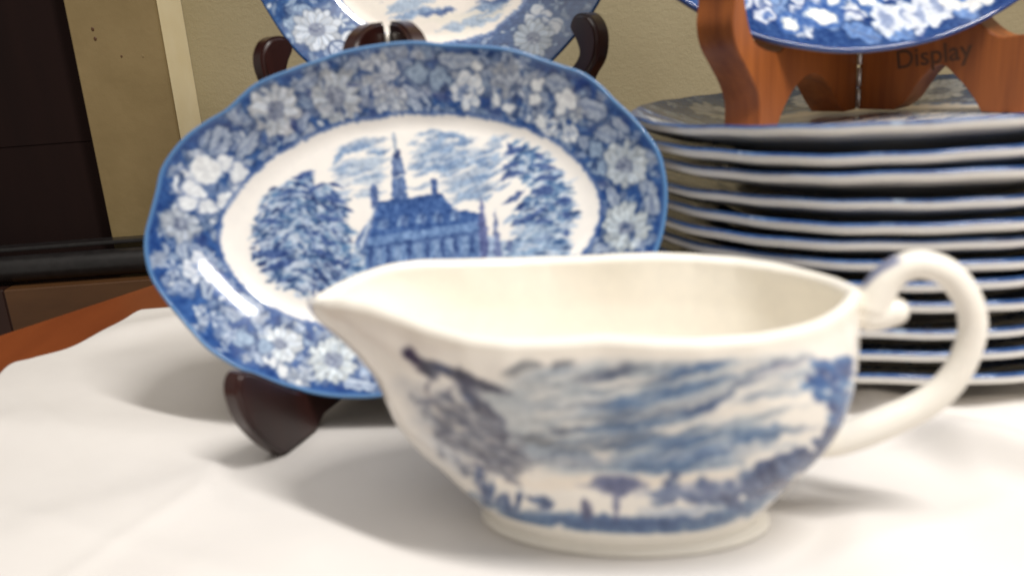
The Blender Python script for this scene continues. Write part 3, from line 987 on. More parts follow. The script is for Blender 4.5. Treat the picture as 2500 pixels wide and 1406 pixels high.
    c.warp(1.5, 8)
    dk = np.clip((222 - c.a[..., 0]) / 60, 0, 1)
    c.mottle(3, 9, dk)
    c.mottle(7, 6, dk)
    c.blur(4)
    return c


bc = paint_boat()


def build_boat():
    root = empty('sauce_boat', (2.9, 24.6, 0), R(-11.5))
    tag(root, 'cream sauce boat with blue landscape print and looped handle before the oval platter', 'sauce boat')
    nth = 720
    th = np.linspace(0, 2 * math.pi, nth, endpoint=False)
    hs = np.linspace(0, 0.985, 150)
    rows, pr = [], []
    for h in hs:
        s, n, z = boat_surface(th, np.full_like(th, h))
        rows.append(np.stack([s, n, z], -1))
        pr.append(np.full(nth, h))
    top = rows[-1]
    # lip: rolled over, then the inside wall
    s, n, z = boat_surface(th, np.ones_like(th))
    rim = np.stack([s, n, z], -1)
    dirs = np.stack([-rim[:, 0] * 0.8, -rim[:, 1] * 1.3, 0 * z], -1)
    # inward direction from the outline normal
    tg = np.roll(rim, -3, 0) - np.roll(rim, 3, 0)
    inn = np.stack([-tg[:, 1], tg[:, 0], 0 * z], -1)
    inn /= np.linalg.norm(inn, axis=1)[:, None] + 1e-9
    th_ = 0.40
    for d, dz in ((0.06, 0.05), (0.14, 0.10), (0.22, 0.10), (0.30, 0.06), (0.36, -0.02)):
        o = rim + inn * d
        bad = o[:, 1] * rim[:, 1] < 0
        o[bad, 1] = 0.3 * rim[bad, 1]
        rows.append(o + np.array([0, 0, dz]))
        pr.append(np.full(nth, 2.0))
    for h in np.linspace(0.955, 0.03, 60):
        s, n, z = boat_surface(th, np.full_like(th, h))
        w = np.stack([s, n, z], -1)
        t2 = np.roll(w, -3, 0) - np.roll(w, 3, 0)
        i2 = np.stack([-t2[:, 1], t2[:, 0], 0 * z], -1)
        i2 /= np.linalg.norm(i2, axis=1)[:, None] + 1e-9
        o = w + i2 * th_
        bad = o[:, 1] * w[:, 1] < 0
        o[bad, 1] = 0.12 * w[bad, 1]
        rows.append(o + np.array([0, 0, 0.25]))
        pr.append(np.full(nth, 3.0))
    last = rows[-1]
    for q in (0.8, 0.5, 0.2, 0.01):
        m = last.copy()
        m[:, :2] *= q
        m[:, 2] = last[:, 2].mean() - 0.12 * (1 - q)
        rows.append(m)
        pr.append(np.full(nth, 3.0))
    V = np.concatenate(rows)
    P = np.concatenate(pr)
    xy = boat_uv(V[:, 0], V[:, 2])
    col = bc.sample(xy[:, 0], xy[:, 1])
    cream = lin(np.array([242, 237, 226]) / 255.0)
    k = (np.clip((P - 0.93) / 0.03, 0, 1) + np.clip((0.095 - P) / 0.02, 0, 1)).clip(0, 1)[:, None]
    col = col * (1 - k) + cream * k
    F = grid_faces(len(rows), nth)
    me = mesh_np('body', V, F, col)
    bm = bmesh.new()
    bm.from_mesh(me)
    bmesh.ops.holes_fill(bm, edges=[e for e in bm.edges if e.is_boundary], sides=0)
    bmesh.ops.recalc_face_normals(bm, faces=bm.faces)
    bm.to_mesh(me)
    bm.free()
    link('body', me, SAUCE, root)
    # foot
    rows = []
    for a, b, z in ((4.22, 2.08, 0.5), (4.28, 2.12, 0.34), (4.42, 2.22, 0.24), (4.5, 2.28, 0.12), (4.5, 2.28, 0.04), (4.44, 2.24, 0.0), (3.9, 1.8, 0.0), (3.8, 1.7, 0.12), (0.05, 0.03, 0.2)):
        rows.append(np.stack([a * np.cos(th[::4]), b * np.sin(th[::4]), z + 0 * th[::4]], -1))
    me = mesh_np('foot', np.concatenate(rows), grid_faces(len(rows), nth // 4), np.tile(cream, (len(rows) * (nth // 4), 1)))
    fix_normals(me)
    link('foot', me, HANDLE, root)

    def hcol(V):
        c = np.tile(cream, (len(V), 1))
        d = np.hypot((V[:, 0] - 7.2) / 0.55, (V[:, 2] - 8.05) / 0.75)
        k = (np.clip((1.25 - d) / 0.4, 0, 1) * np.clip((V[:, 1] + 0.34) / 0.1 + (V[:, 2] - 7.9) * 1.5, 0, 1))[:, None] * 0.85
        return c * (1 - k) + lin(np.array([86, 98, 138]) / 255.0) * k
    hd = tube('handle', [(7.15, 0, 6.85), (7.3, 0, 7.25), (7.5, 0, 7.6), (7.85, 0, 7.9), (8.4, 0, 8.0), (9.05, 0, 7.72), (9.55, 0, 7.05), (9.76, 0, 6.3), (9.66, 0, 5.45), (9.3, 0, 4.6), (8.7, 0, 3.95), (7.9, 0, 3.45), (7.1, 0, 3.05), (6.4, 0, 2.75), (5.95, 0, 2.62)],
              [0.52, 0.48, 0.44, 0.40, 0.39, 0.385, 0.38, 0.375, 0.38, 0.40, 0.43, 0.46, 0.48, 0.46, 0.42], HANDLE, root, n=36, color=hcol)
    tube('scroll', [(7.1, 0, 6.6), (7.35, 0, 6.6), (7.62, 0, 6.66), (7.72, 0, 6.68)], [0.5, 0.46, 0.42, 0.40], HANDLE, hd, n=32, color=lambda V: np.tile(cream, (len(V), 1)))
    return root


build_boat()

# ------------------------------------------------------------------ round plates
def paint_round(seed, centre):
    """generic floral border on a round plate; 50 sketch units to a centimetre."""
    random.seed(seed)
    c = Canvas(-620, -620, 620, 620, 0.55, base=(42, 78, 130))
    c.mottle(40, 8)
    pts = []
    for rr, cnt in ((385, 50), (430, 54), (475, 58), (515, 56)):
        for k in range(cnt):
            a = (k + random.random()) * 2 * math.pi / cnt
            r = rr + random.uniform(-14, 14)
            pts.append((r * math.cos(a), r * math.sin(a)))
    random.shuffle(pts)
    filler(c, pts, 12, 24)
    k = 0
    n = 18
    for i in range(n):
        a = i * 2 * math.pi / n + 0.12
        r = random.uniform(430, 462)
        x, y = r * math.cos(a), r * math.sin(a)
        k = i % 4
        if k == 0:
            daisy(c, x, y, 66, random.choice([10, 11, 12]), random.random())
        elif k == 1:
            frilly(c, x, y, 52, (188, 196, 208), i)
        elif k == 2:
            rose(c, x, y, 56, (212, 217, 224), i)
        else:
            leaf(c, x, y, 54, 26, a + random.uniform(0.4, 1.2))
            ball(c, x * 1.1, y * 1.1, 24)
    t = np.linspace(0, 2 * math.pi, 140, endpoint=False)
    for g, col, al in ((362, (60, 88, 142), 0.8), (354, (140, 160, 192), 0.7), (346, (238, 230, 220), 1)):
        rr = g * (1 + 0.012 * np.sin(12 * t))
        c.poly(np.stack([rr * np.cos(t), rr * np.sin(t)], -1), col, al)
    centre(c)
    c.warp(5, 24)
    c.warp(2.5, 9)
    dk = np.clip((222 - c.a[..., 0]) / 60, 0, 1)
    c.mottle(3, 14, dk)
    c.blur(1)
    return c


def well_river(c):
    t = np.linspace(0, 2 * math.pi, 90, endpoint=False)
    c.clip = c.mask(np.stack([330 * np.cos(t), 330 * np.sin(t)], -1))
    T = lambda px, py: ((px - 1050) * 1.11, (py + 204) * 1.11)
    g1, g2, d1 = (128, 154, 190), (160, 180, 204), (78, 100, 146)
    c.poly([(-330, -330), (330, -330), (330, 120), (-190, 180), (-260, 40)], (150, 172, 202), 0.7)
    for pts, w, col in (([(905, 15), (960, -5), (1040, -10)], 34, g2), ([(920, 30), (1000, 20), (1090, 15)], 26, g1), ([(1000, 28), (1060, 22), (1100, 18)], 16, d1), ([(1040, 70), (1120, 60), (1200, 40), (1290, 20)], 36, g2), ([(1080, 40), (1200, 15), (1300, -20)], 24, g1),
                        ([(1110, 84), (1200, 75), (1280, 50)], 26, g1), ([(1250, 20), (1310, 0), (1370, -30)], 30, g1), ([(1150, 8), (1230, 0), (1300, -10)], 16, d1), ([(1210, 95), (1290, 80), (1340, 50)], 24, g2)):
        c.line([T(*p) for p in pts], w * 1.1, col, 0.85, 5, taper=True)
    for pts, w in (([(1000, 48), (1080, 40), (1180, 25)], 24), ([(1060, 88), (1130, 78), (1190, 82)], 22), ([(1160, 95), (1260, 70), (1330, 30), (1390, -30)], 26), ([(1150, 45), (1240, 30), (1330, -5)], 12)):
        c.line([T(*p) for p in pts], w * 1.1, (232, 226, 214), 0.95, 4, taper=True)
    m = c.clip
    dashes(c, m, 120, [d1, g1, (60, 84, 134), g2], 40, 9, lambda x, y: -0.25, (-200, -330, 330, 220), 0.4)
    c.poly([(-330, 60), (-230, 60), (-140, 235), (-260, 330)], (238, 231, 220), 0.97)
    c.clip = None


def well_plain(c):
    t = np.linspace(0, 2 * math.pi, 90, endpoint=False)
    c.clip = c.mask(np.stack([300 * np.cos(t), 300 * np.sin(t)], -1))
    dashes(c, c.clip, 260, [(82, 108, 156), (120, 144, 182), (160, 178, 204), (60, 84, 134)], 60, 12, lambda x, y: -0.1, (-290, -200, 290, 200), 0.4)
    c.clip = None


stack_print = paint_round(21, well_plain)
SR = 11.3


def round_col(cnv, radius):
    return lambda u, v, f: platter_colors(u, v, f, cnv, lambda a, b: np.stack([a * 540 / radius, -b * 540 / radius], -1), edge=(243, 240, 233), body=(236, 232, 224), e0=1.27)


const = lambda r: (lambda p: np.full_like(p, r))
stack_mesh = plate_mesh('dinner_plate', lambda p: SR * (1 + 0.004 * np.sin(12 * p)), const(SR * 0.66), 480, 36, 40, round_col(stack_print, SR),
                        d0=-1.32, cav=0.2, thick=0.40, flute=0.015, nflute=24, wave=0.05, curl=-0.8)
RIMS = [10.8, 9.99, 9.26, 8.29, 7.51, 6.84, 6.12, 5.46, 4.66, 3.68, 2.8, 1.80]
ORD = ['topmost', 'second', 'third', 'fourth', 'fifth', 'sixth', 'seventh', 'eighth', 'ninth', 'tenth', 'eleventh', 'lowest']
STACK_LABELS = ['topmost plate of the stack, carrying the orange wooden easel on its blue floral rim'] + \
    ['%s blue and white plate from the top of the tall plate stack' % o for o in ORD[1:11]] + \
    ['lowest blue and white plate of the stack, resting on the white cloth']
for i, z in enumerate(RIMS):
    if i == 0:
        p = link('dinner_plate', stack_mesh, PRINT)
        base_plate = p
    else:
        p = base_plate.copy()
        SC.collection.objects.link(p)
    rg = random.Random(50 + i)
    p.location = ((17.3 + (rg.uniform(-0.18, 0.18) if i else 0)) * CM, (40.2 + (rg.uniform(-0.15, 0.15) if i else 0)) * CM, z * CM)
    p.rotation_euler = (rg.uniform(-0.006, 0.006) if i else -0.022, rg.uniform(-0.008, 0.004) if i else -0.004, 0.3 + i * 2.1)
    tag(p, STACK_LABELS[i], 'plate', 'stacked blue and white dinner plates')

# plate on the dark easel behind the platter
rv = paint_round(33, well_river)
# the daisy and leaf that show above the platter
daisy(rv, -350, 290, 66, 11, 0.2, (196, 204, 216))
leaf(rv, -276, 368, 50, 28, 0.8, (190, 200, 216))
daisy(rv, 270, 360, 58, 11, 0.5, (186, 198, 212))
rv.blur(1)
bp = plate_mesh('round_plate', lambda p: 10.3 * (1 + 0.006 * np.sin(10 * p)), const(10.3 * 0.66), 620, 60, 60, round_col(rv, 10.3), d0=-1.3, cav=0.2, thick=0.42, flute=0.03, nflute=20)
back_plate = link('round_plate', bp, PRINT)
back_plate.location = (-2.95 * CM, 52 * CM, 20.93 * CM)
back_plate.rotation_euler = (R(90 - 16), 0, 0)
tag(back_plate, 'round blue and white plate cut off above, held by dark hooks behind the oval platter', 'plate')


# oval plate on the orange easel, only its lower border in the picture
def paint_upper():
    random.seed(5)
    c = Canvas(-720, -580, 720, 580, 0.55, base=(34, 66, 122))
    c.mottle(40, 8)
    th = lambda a, k: (640 * k * math.cos(a), 510 * k * math.sin(a))
    for k_, cnt in ((0.68, 60), (0.76, 64), (0.83, 66), (0.89, 60)):
        for i in range(cnt):
            x, y = th((i + random.random()) * 2 * math.pi / cnt, k_ + random.uniform(-0.02, 0.02))
            r = random.uniform(14, 26)
            j = random.random()
            if j < 0.45:
                c.ell(x, y, r * 1.25, r * 1.2, 0, (46, 66, 124), 0.8)
                c.ell(x, y, r * 1.1, r, 0, (214, 219, 228), 0.95, 2)
                c.ell(x, y, r * 0.6, r * 0.55, 0, random.choice([(120, 136, 172), (84, 112, 168), (150, 164, 190)]), 0.95, 2)
            elif j < 0.75:
                rose(c, x, y, r * 1.4, (216, 220, 228), i)
            else:
                leaf(c, x, y, r * 1.5, r * 0.7, random.uniform(0, 3.1), (128, 158, 206))
    for a, k_, rx, ry in ((1.77, 0.84, 34, 19), (1.9, 0.9, 22, 15), (1.72, 0.76, 20, 16), (1.55, 0.76, 24, 20)):
        x, y = th(a, k_)
        c.ell(x, y, rx * 1.7, ry * 1.7, 0.1, (60, 96, 160), 0.9, 3)
        c.ell(x, y, rx, ry, 0.1, (240, 240, 232), 0.98, 4)
    for a, k_ in ((1.62, 0.92), (1.48, 0.92), (1.2, 0.91)):
        x, y = th(a, k_)
        leaf(c, x, y, 46, 20, 0.5, (104, 140, 198))
    for a in (1.50, 1.40, 1.34, 1.27):
        x, y = th(a, 0.86)
        for q in range(7):
            b = q * 0.9
            c.ell(x + 26 * math.cos(b), y + 24 * math.sin(b), 15, 13, 0, (210, 216, 226), 0.95, 2)
        c.ell(x, y, 20, 18, 0, (140, 154, 186), 0.95, 3)
    x, y = th(1.13, 0.84)
    for q in range(9):
        b = q * 0.7
        c.ell(x + 48 * math.cos(b), y + 40 * math.sin(b), 20, 17, b, (224, 224, 222), 0.95, 2)
    c.ell(x, y, 32, 26, 0.4, (80, 116, 178), 0.95, 4)
    t = np.linspace(0, 2 * math.pi, 120, endpoint=False)
    c.poly(np.stack([390 * np.cos(t), 310 * np.sin(t)], -1), (238, 230, 220), 1)
    c.warp(6, 24)
    c.warp(3, 9)
    c.mottle(3, 13)
    c.blur(1)
    return c


uc = paint_upper()
ell_r = lambda a, b: (lambda p: a * b / np.sqrt((b * np.cos(p)) ** 2 + (a * np.sin(p)) ** 2))
um = plate_mesh('oval_plate', ell_r(12.2, 11.0), ell_r(8.0, 6.8), 700, 40, 80,
                lambda u, v, f: platter_colors(u, v, f, uc, lambda a, b: np.stack([a * 640 / 12.2, -b * 510 / 11.0], -1), edge=(46, 70, 124), body=(176, 164, 146)),
                d0=-1.5, cav=0.2, thick=0.40, flute=0.03, nflute=16)
upper = link('oval_plate', um, PRINT)
LEAN = R(20)
bx, by, bz = 16.35, 40.3, 12.73
upper.location = ((bx + 0.45) * CM, (by + 11.0 * math.sin(LEAN)) * CM, (bz + 11.0 * math.cos(LEAN)) * CM)
upper.rotation_euler = (R(90) - LEAN, R(-0.6), 0)
tag(upper, 'large blue floral plate cut off above, standing on the orange wooden easel', 'plate')


# ------------------------------------------------------------------ easels
def board(profile, hinge, d, z0, thick, side, mat, parent, name='board', bevel=0.12, sharp=(), sub=5):
    """flat sawn board: profile in (distance from hinge, height); thick to the given side of direction d (cm)."""
    P = smooth_poly(profile, sub, True, sharp)
    d = np.array(d, float) / np.hypot(*d)
    nrm = np.array([-d[1], d[0]]) * side
    bm = bmesh.new()
    a = [bm.verts.new(((hinge[0] + d[0] * x) * CM, (hinge[1] + d[1] * x) * CM, (z0 + z) * CM)) for x, z in P]
    b = [bm.verts.new(((hinge[0] + d[0] * x + nrm[0] * thick) * CM, (hinge[1] + d[1] * x + nrm[1] * thick) * CM, (z0 + z) * CM)) for x, z in P]
    n = len(P)
    f1 = bm.faces.new(a)
    f2 = bm.faces.new(b[::-1])
    for i in range(n):
        j = (i + 1) % n
        bm.faces.new((a[j], a[i], b[i], b[j]))
    bmesh.ops.recalc_face_normals(bm, faces=bm.faces)
    rim = [e for e in bm.edges if (f1 in e.link_faces or f2 in e.link_faces)]
    bmesh.ops.bevel(bm, geom=rim, offset=bevel * CM, segments=3, affect='EDGES', clamp_overlap=True)
    bmesh.ops.triangulate(bm, faces=[f for f in bm.faces if len(f.verts) > 4])
    me = bpy.data.meshes.new(name)
    bm.to_mesh(me)
    bm.free()
    o = link(name, me, mat, parent, smooth=True)
    try:
        me.set_sharp_from_angle(angle=R(40))
    except Exception:
        pass
    return o


m, nt, b_ = nodes('brass_hinge')
b_.inputs['Base Color'].default_value = (0.62, 0.58, 0.52, 1)
b_.inputs['Metallic'].default_value = 0.75
b_.inputs['Roughness'].default_value = 0.32
HINGE = m
m, nt, b_ = nodes('dark_print_ink')
b_.inputs['Base Color'].default_value = (0.085, 0.035, 0.013, 1)
b_.inputs['Roughness'].default_value = 0.6
INKM = m


def hinge(parent, x, y, z0, z1, r=0.11):
    me = bpy.data.meshes.new('hinge')
    bm = bmesh.new()
    n = 9
    for k in range(n):
        za, zb = z0 + (z1 - z0) * k / n, z0 + (z1 - z0) * (k + 0.88) / n
        q = bmesh.ops.create_cone(bm, cap_ends=True, segments=16, radius1=r * CM, radius2=r * CM, depth=(zb - za) * CM)
        bmesh.ops.translate(bm, verts=q['verts'], vec=(x * CM, y * CM, (za + zb) / 2 * CM))
        bmesh.ops.bevel(bm, geom=list({e for v in q['verts'] for e in v.link_edges if abs(e.verts[0].co.z - e.verts[1].co.z) < 1e-6}), offset=0.02 * CM, segments=1, affect='EDGES')
    bm.to_mesh(me)
    bm.free()
    return link('hinge', me, HINGE, parent)


# orange easel standing in the topmost plate
ez = 9.55
pe = empty('plate_easel', (0, 0, 0))
tag(pe, 'orange wooden folding easel lettered Display, standing on the tall plate stack', 'easel')
EH = (18.4, 46.0)
HOOK = [(9.1, 0.4), (9.1, 1.3), (9.55, 2.2), (10.3, 3.1), (10.95, 3.9), (11.2, 4.8), (11.05, 5.8), (11.1, 6.8), (11.0, 7.4), (10.6, 7.2), (10.35, 6.0), (10.0, 4.8), (9.5, 4.0), (8.7, 3.6), (7.6, 3.4)]
profL = [(0, 0), (1.2, 0), (2.0, 0.7), (3.1, 1.75), (4.5, 2.2), (5.9, 1.75), (6.9, 0.95), (7.65, 0), (9.1, 0)] + HOOK + [(6.9, 3.7), (5.4, 5.2), (2.9, 7.6), (1.6, 9.2), (0.8, 9.9), (0, 10)]
profR = [(0, 0), (1.85, 0), (2.5, 0.5), (3.3, 1.65), (4.06, 2.2), (4.86, 1.65), (5.67, 0.75), (6.15, 0), (9.1, 0)] + HOOK + [(6.4, 3.5), (4.6, 5.2), (2.5, 7.6), (1.4, 9.2), (0.7, 9.9), (0, 10)]
dL, dR = (-0.743, -0.67), (0.617, -0.787)
board(profL, (EH[0] - 0.05, EH[1]), dL, ez, 1.85, -1, PINE, pe, sharp=(0, 1, 7, 8, 29), bevel=0.22)
rb = board(profR, (EH[0] + 0.05, EH[1]), dR, ez, 1.65, 1, PINE, pe, sharp=(0, 1, 7, 8, 29), bevel=0.22)
hinge(pe, EH[0], EH[1] - 0.14, ez + 0.1, ez + 9.6)
# lettering burnt into the right-hand board
tx = bpy.data.curves.new('lettering', 'FONT')
tx.body = 'Display'
tx.size = 1.25 * CM
tx.align_x = 'LEFT'
tx.extrude = 0.004 * CM
tx.offset = 0.012 * CM
tmp = bpy.data.objects.new('lettering_outline', tx)
SC.collection.objects.link(tmp)
bpy.context.view_layer.update()
tme = bpy.data.meshes.new_from_object(tmp.evaluated_get(bpy.context.evaluated_depsgraph_get()))
bpy.data.objects.remove(tmp)
tme.materials.clear()
lt = link('lettering', tme, INKM, rb, smooth=False)
dRn = np.array([*dR, 0]) / np.hypot(*dR)
nr = np.array([dRn[1], -dRn[0], 0])            # inner face, towards the left-hand board
bl = (np.array([EH[0] + 0.05, EH[1], ez]) + dRn * 1.95 + nr * 0.02)
xa = dRn * math.cos(0.13) + np.array([0, 0, 1]) * math.sin(0.13)
ya = -dRn * math.sin(0.13) + np.array([0, 0, 1]) * math.cos(0.13)
zl = bl + np.array([0, 0, 1.98])
lt.matrix_world = Matrix(((xa[0], ya[0], nr[0], zl[0] * CM), (xa[1], ya[1], nr[1], zl[1] * CM), (xa[2], ya[2], nr[2], zl[2] * CM), (0, 0, 0, 1)))

# dark easel under the oval platter
de = empty('plate_easel', (0, 0, 0))
tag(de, 'dark lacquered folding easel holding up the oval platter', 'easel')
profD = [(0, 0), (1.2, 0), (1.8, 0.3), (4.5, 0.55), (7.0, 0.5), (8.05, 0.45), (8.5, 0.2), (8.8, 0), (10.85, 0), (11.7, 0.9), (12.45, 2.0), (12.75, 2.95), (12.72, 3.6), (12.4, 4.0), (11.9, 3.85), (11.2, 3.35), (10.2, 2.6), (9.5, 2.1), (8.9, 1.95), (8.2, 2.2), (7.3, 3.0), (5.4, 4.2), (4.2, 6.2), (3.1, 9), (2.75, 13), (2.65, 14.2), (2.2, 14.95), (1.2, 15.4), (0, 15.5)]
DH = (-4.6, 40.5)
board(profD, (DH[0] - 0.05, DH[1]), (-0.40, -0.916), 0.0, 0.8, -1, BOOKW, de, sharp=(0, 1, 7, 8, 28), bevel=0.14)
board(profD, (DH[0] + 0.05, DH[1]), (0.44, -0.90), 0.0, 0.8, 1, BOOKW, de, sharp=(0, 1, 7, 8, 28), bevel=0.14)
hinge(de, DH[0], DH[1] - 0.25, 0.6, 15.2, 0.14)

# tall dark easel behind it
te = empty('plate_easel', (0, 0, 0))
tag(te, 'dark easel with rounded hooks gripping the round plate behind the platter', 'easel')
profT = [(0, 0), (1.4, 0), (2.4, 2.2), (4.8, 3.4), (7.4, 2.2), (8.6, 0), (10.4, 0), (10.8, 4), (11.2, 9), (12.2, 12.0), (13.2, 13.3), (13.4, 14.6), (12.8, 15.5), (11.8, 15.6), (11.3, 15.0), (11.7, 14.3), (11.9, 13.6), (11.3, 12.9), (10.0, 12.2), (8.4, 11.6), (7.0, 11.4), (5.6, 12), (4.6, 15), (2.8, 22), (1.6, 27), (0, 27.4)]
TH = (-3.1, 58.0)
board(profT, (TH[0] - 0.1, TH[1]), (-0.66, -0.75), -0.35, 1.1, -1, BOOKW, te, sharp=(0, 1, 5, 6, 25), bevel=0.2)
board(profT, (TH[0] + 0.1, TH[1]), (0.62, -0.785), -0.35, 1.1, 1, BOOKW, te, sharp=(0, 1, 5, 6, 25), bevel=0.2)
hinge(te, TH[0], TH[1] - 0.2, 1, 26, 0.14)

# ------------------------------------------------------------------ cloth and table
m, nt, b_ = nodes('white_cotton')
tc = N(nt, 'ShaderNodeTexCoord')
wv = [N(nt, 'ShaderNodeTexWave', wave_type='BANDS', bands_direction=d) for d in 'XY']
for w in wv:
    w.inputs['Scale'].default_value = 420
    w.inputs['Distortion'].default_value = 1.5
    nt.links.new(tc.outputs['Object'], w.inputs['Vector'])
ad = N(nt, 'ShaderNodeMath', operation='ADD')
nt.links.new(wv[0].outputs['Fac'], ad.inputs[0])
nt.links.new(wv[1].outputs['Fac'], ad.inputs[1])
nz = noise(nt, 14, 4)
nt.links.new(ramp(nt, nz, [(0.25, srgb(214, 210, 206)), (0.75, srgb(224, 220, 216))]), b_.inputs['Base Color'])
b_.inputs['Roughness'].default_value = 0.9
b_.inputs['Sheen Weight'].default_value = 0.1
wr = N(nt, 'ShaderNodeMath', operation='MULTIPLY_ADD')
nt.links.new(noise(nt, 38, 5, 0.6), wr.inputs[0])
wr.inputs[1].default_value = 5.0
nt.links.new(ad.outputs[0], wr.inputs[2])
bump(nt, b_, wr.outputs[0], 0.22, 0.0004)
COTTON = m

EDGE = smooth_poly([(-14.0, 2.0), (-20.5, 22.0), (-24.4, 36.0), (-26.5, 43.1), (-25.86, 44.36), (-24.41, 45.6), (-23.3, 47.9), (-23.12, 49.9), (-22.9, 52.0), (-21.4, 52.1)], 8, False)


def left_x(y):
    return np.interp(y, EDGE[:, 1], EDGE[:, 0])


nx, ny = 420, 320
yy = np.linspace(4, 52, ny)
uu = np.linspace(0, 1, nx) ** 1.15
Xc = left_x(yy)[:, None] + (44 - left_x(yy)[:, None]) * uu[None, :]
Yc = np.repeat(yy[:, None], nx, 1) + 1.2 * uu[None, :]


def ridge(X, Y, p, q, w, h, skew=0.0):
    p, q = np.array(p, float), np.array(q, float)
    d = q - p
    L = np.hypot(*d)
    d /= L
    t = (X - p[0]) * d[0] + (Y - p[1]) * d[1]
    s = -(X - p[0]) * d[1] + (Y - p[1]) * d[0]
    tt = np.clip((t + 2) / 4, 0, 1) * np.clip((L + 2 - t) / 4, 0, 1)
    tt = tt * tt * (3 - 2 * tt)
    ww = w * np.where(s > 0, 1 + skew, 1 - skew)
    return h * tt * np.exp(-(s / ww) ** 2)


Zc = np.zeros_like(Xc)
for p, q, w, h, sk in (((-24, 36), (-12, 32.4), 1.8, 0.28, 0.3), ((-20, 44), (-12, 37.5), 2.4, 0.35, 0.2), ((-18, 26), (-9, 30.2), 1.9, 0.22, -0.2), ((-14, 20), (-6, 24), 2.5, 0.2, 0.0), ((-22, 30), (-2, 19), 0.5, 0.07, 0.2), ((-24, 40), (-14, 28), 0.45, 0.06, 0.0), ((-10, 31), (-16, 20), 0.5, 0.06, 0.1), ((8, 21), (22, 27), 0.5, 0.08, 0.1), ((-6, 22), (3, 17), 0.45, 0.06, 0.0), ((12, 29), (22, 24.5), 0.45, 0.09, 0.1),
                       ((13.2, 33), (14.6, 25.4), 1.3, 0.7, 0.45), ((14.0, 26.6), (20, 22.0), 1.1, 1.15, 0.5), ((8.8, 30), (12.0, 26.5), 1.2, 0.3, 0.0), ((10, 24), (9, 18), 2.0, 0.45, 0.2), ((4.5, 20.6), (6, 14), 1.6, 0.3, 0), ((16, 30), (24, 27), 1.8, 0.6, 0.2), ((-23, 47), (-17, 50), 1.5, 0.35, 0.1)):
    Zc += ridge(Xc, Yc, p, q, w, h, sk)
Zc += 0.05 * np.sin(Xc * 0.5 + 0.7 * np.sin(Yc * 0.3)) + 0.03 * np.sin(Yc * 0.9 + Xc * 0.2)


def flat(cx, cy, a, b, soft):
    d = np.sqrt(((Xc - cx) / a) ** 2 + ((Yc - cy) / b) ** 2)
    return np.clip((d - 1) / soft, 0, 1)


keep = flat(2.9, 24.4, 5.0, 2.9, 0.5) * flat(17.6, 40.2, 8.2, 8.2, 0.25) * flat(-9.1, 29.6, 1.6, 2.0, 0.7) * flat(0.2, 29.6, 1.6, 2.0, 0.7) * flat(-4.6, 40.5, 2.5, 2.5, 0.4)
keep = keep * keep * (3 - 2 * keep)
Zc = Zc * keep
e = np.clip((Xc - left_x(yy)[:, None]) / 0.35, 0, 1)
Zc = Zc + 0.25 * np.sqrt(1 - (1 - e) ** 2) - 0.26
V = np.stack([Xc, Yc, Zc], -1).reshape(-1, 3)
F = grid_faces(ny, nx, wrap=False)
me = mesh_np('tablecloth', V, F)
cl = link('tablecloth', me, COTTON)
so = cl.modifiers.new('thickness', 'SOLIDIFY')
so.thickness = 0.12 * CM
so.offset = -1
tag(cl, 'white cotton cloth with soft folds spread under the china', 'tablecloth')


def slab(name, poly, z0, z1, mat, parent=None, bev=0.25):
    bm = bmesh.new()
    a = [bm.verts.new((x * CM, y * CM, z1 * CM)) for x, y in poly]
    f = bm.faces.new(a)
    r = bmesh.ops.extrude_face_region(bm, geom=[f])
    vs = [g for g in r['geom'] if isinstance(g, bmesh.types.BMVert)]
    bmesh.ops.translate(bm, verts=vs, vec=(0, 0, (z0 - z1) * CM))
    bmesh.ops.recalc_face_normals(bm, faces=bm.faces)
    if bev:
        bmesh.ops.bevel(bm, geom=bm.edges[:], offset=bev * CM, segments=3, affect='EDGES')
    me = bpy.data.meshes.new(name)
    bm.to_mesh(me)
    bm.free()
    o = link(name, me, mat, parent)
    me.set_sharp_from_angle(angle=R(35))
    return o


tb = empty('wooden_table', (0, 30, -75))
tag(tb, 'red brown wooden table whose bare edge shows beside the white cloth', 'table')


def child_slab(name, poly, z0, z1, mat, parent, bev=0.25):
    o = slab(name, poly, z0, z1, mat, None, bev)
    o.parent = parent
    o.matrix_parent_inverse = parent.matrix_world.inverted() if False else Matrix.Translation(-Vector(parent.location))
    return o


child_slab('table_top', [(-52, 16), (-52, 16.5), (-20.8, 66.5), (60, 66.5), (60, -6), (-52, -6)], -3.2, -0.42, REDW, tb, 0.5)
child_slab('apron', [(-46, 15), (-19.2, 58), (-19.2, 62), (56, 62), (56, -2), (-46, -2)], -11, -3.25, REDW, tb, 0.2)
for x, y in ((-40, 2), (-16, 58), (52, 58), (52, 2)):
    child_slab('leg', [(x - 2.2, y - 2.2), (x + 2.2, y - 2.2), (x + 2.2, y + 2.2), (x - 2.2, y + 2.2)], -75, -11.05, REDW, tb, 0.3)

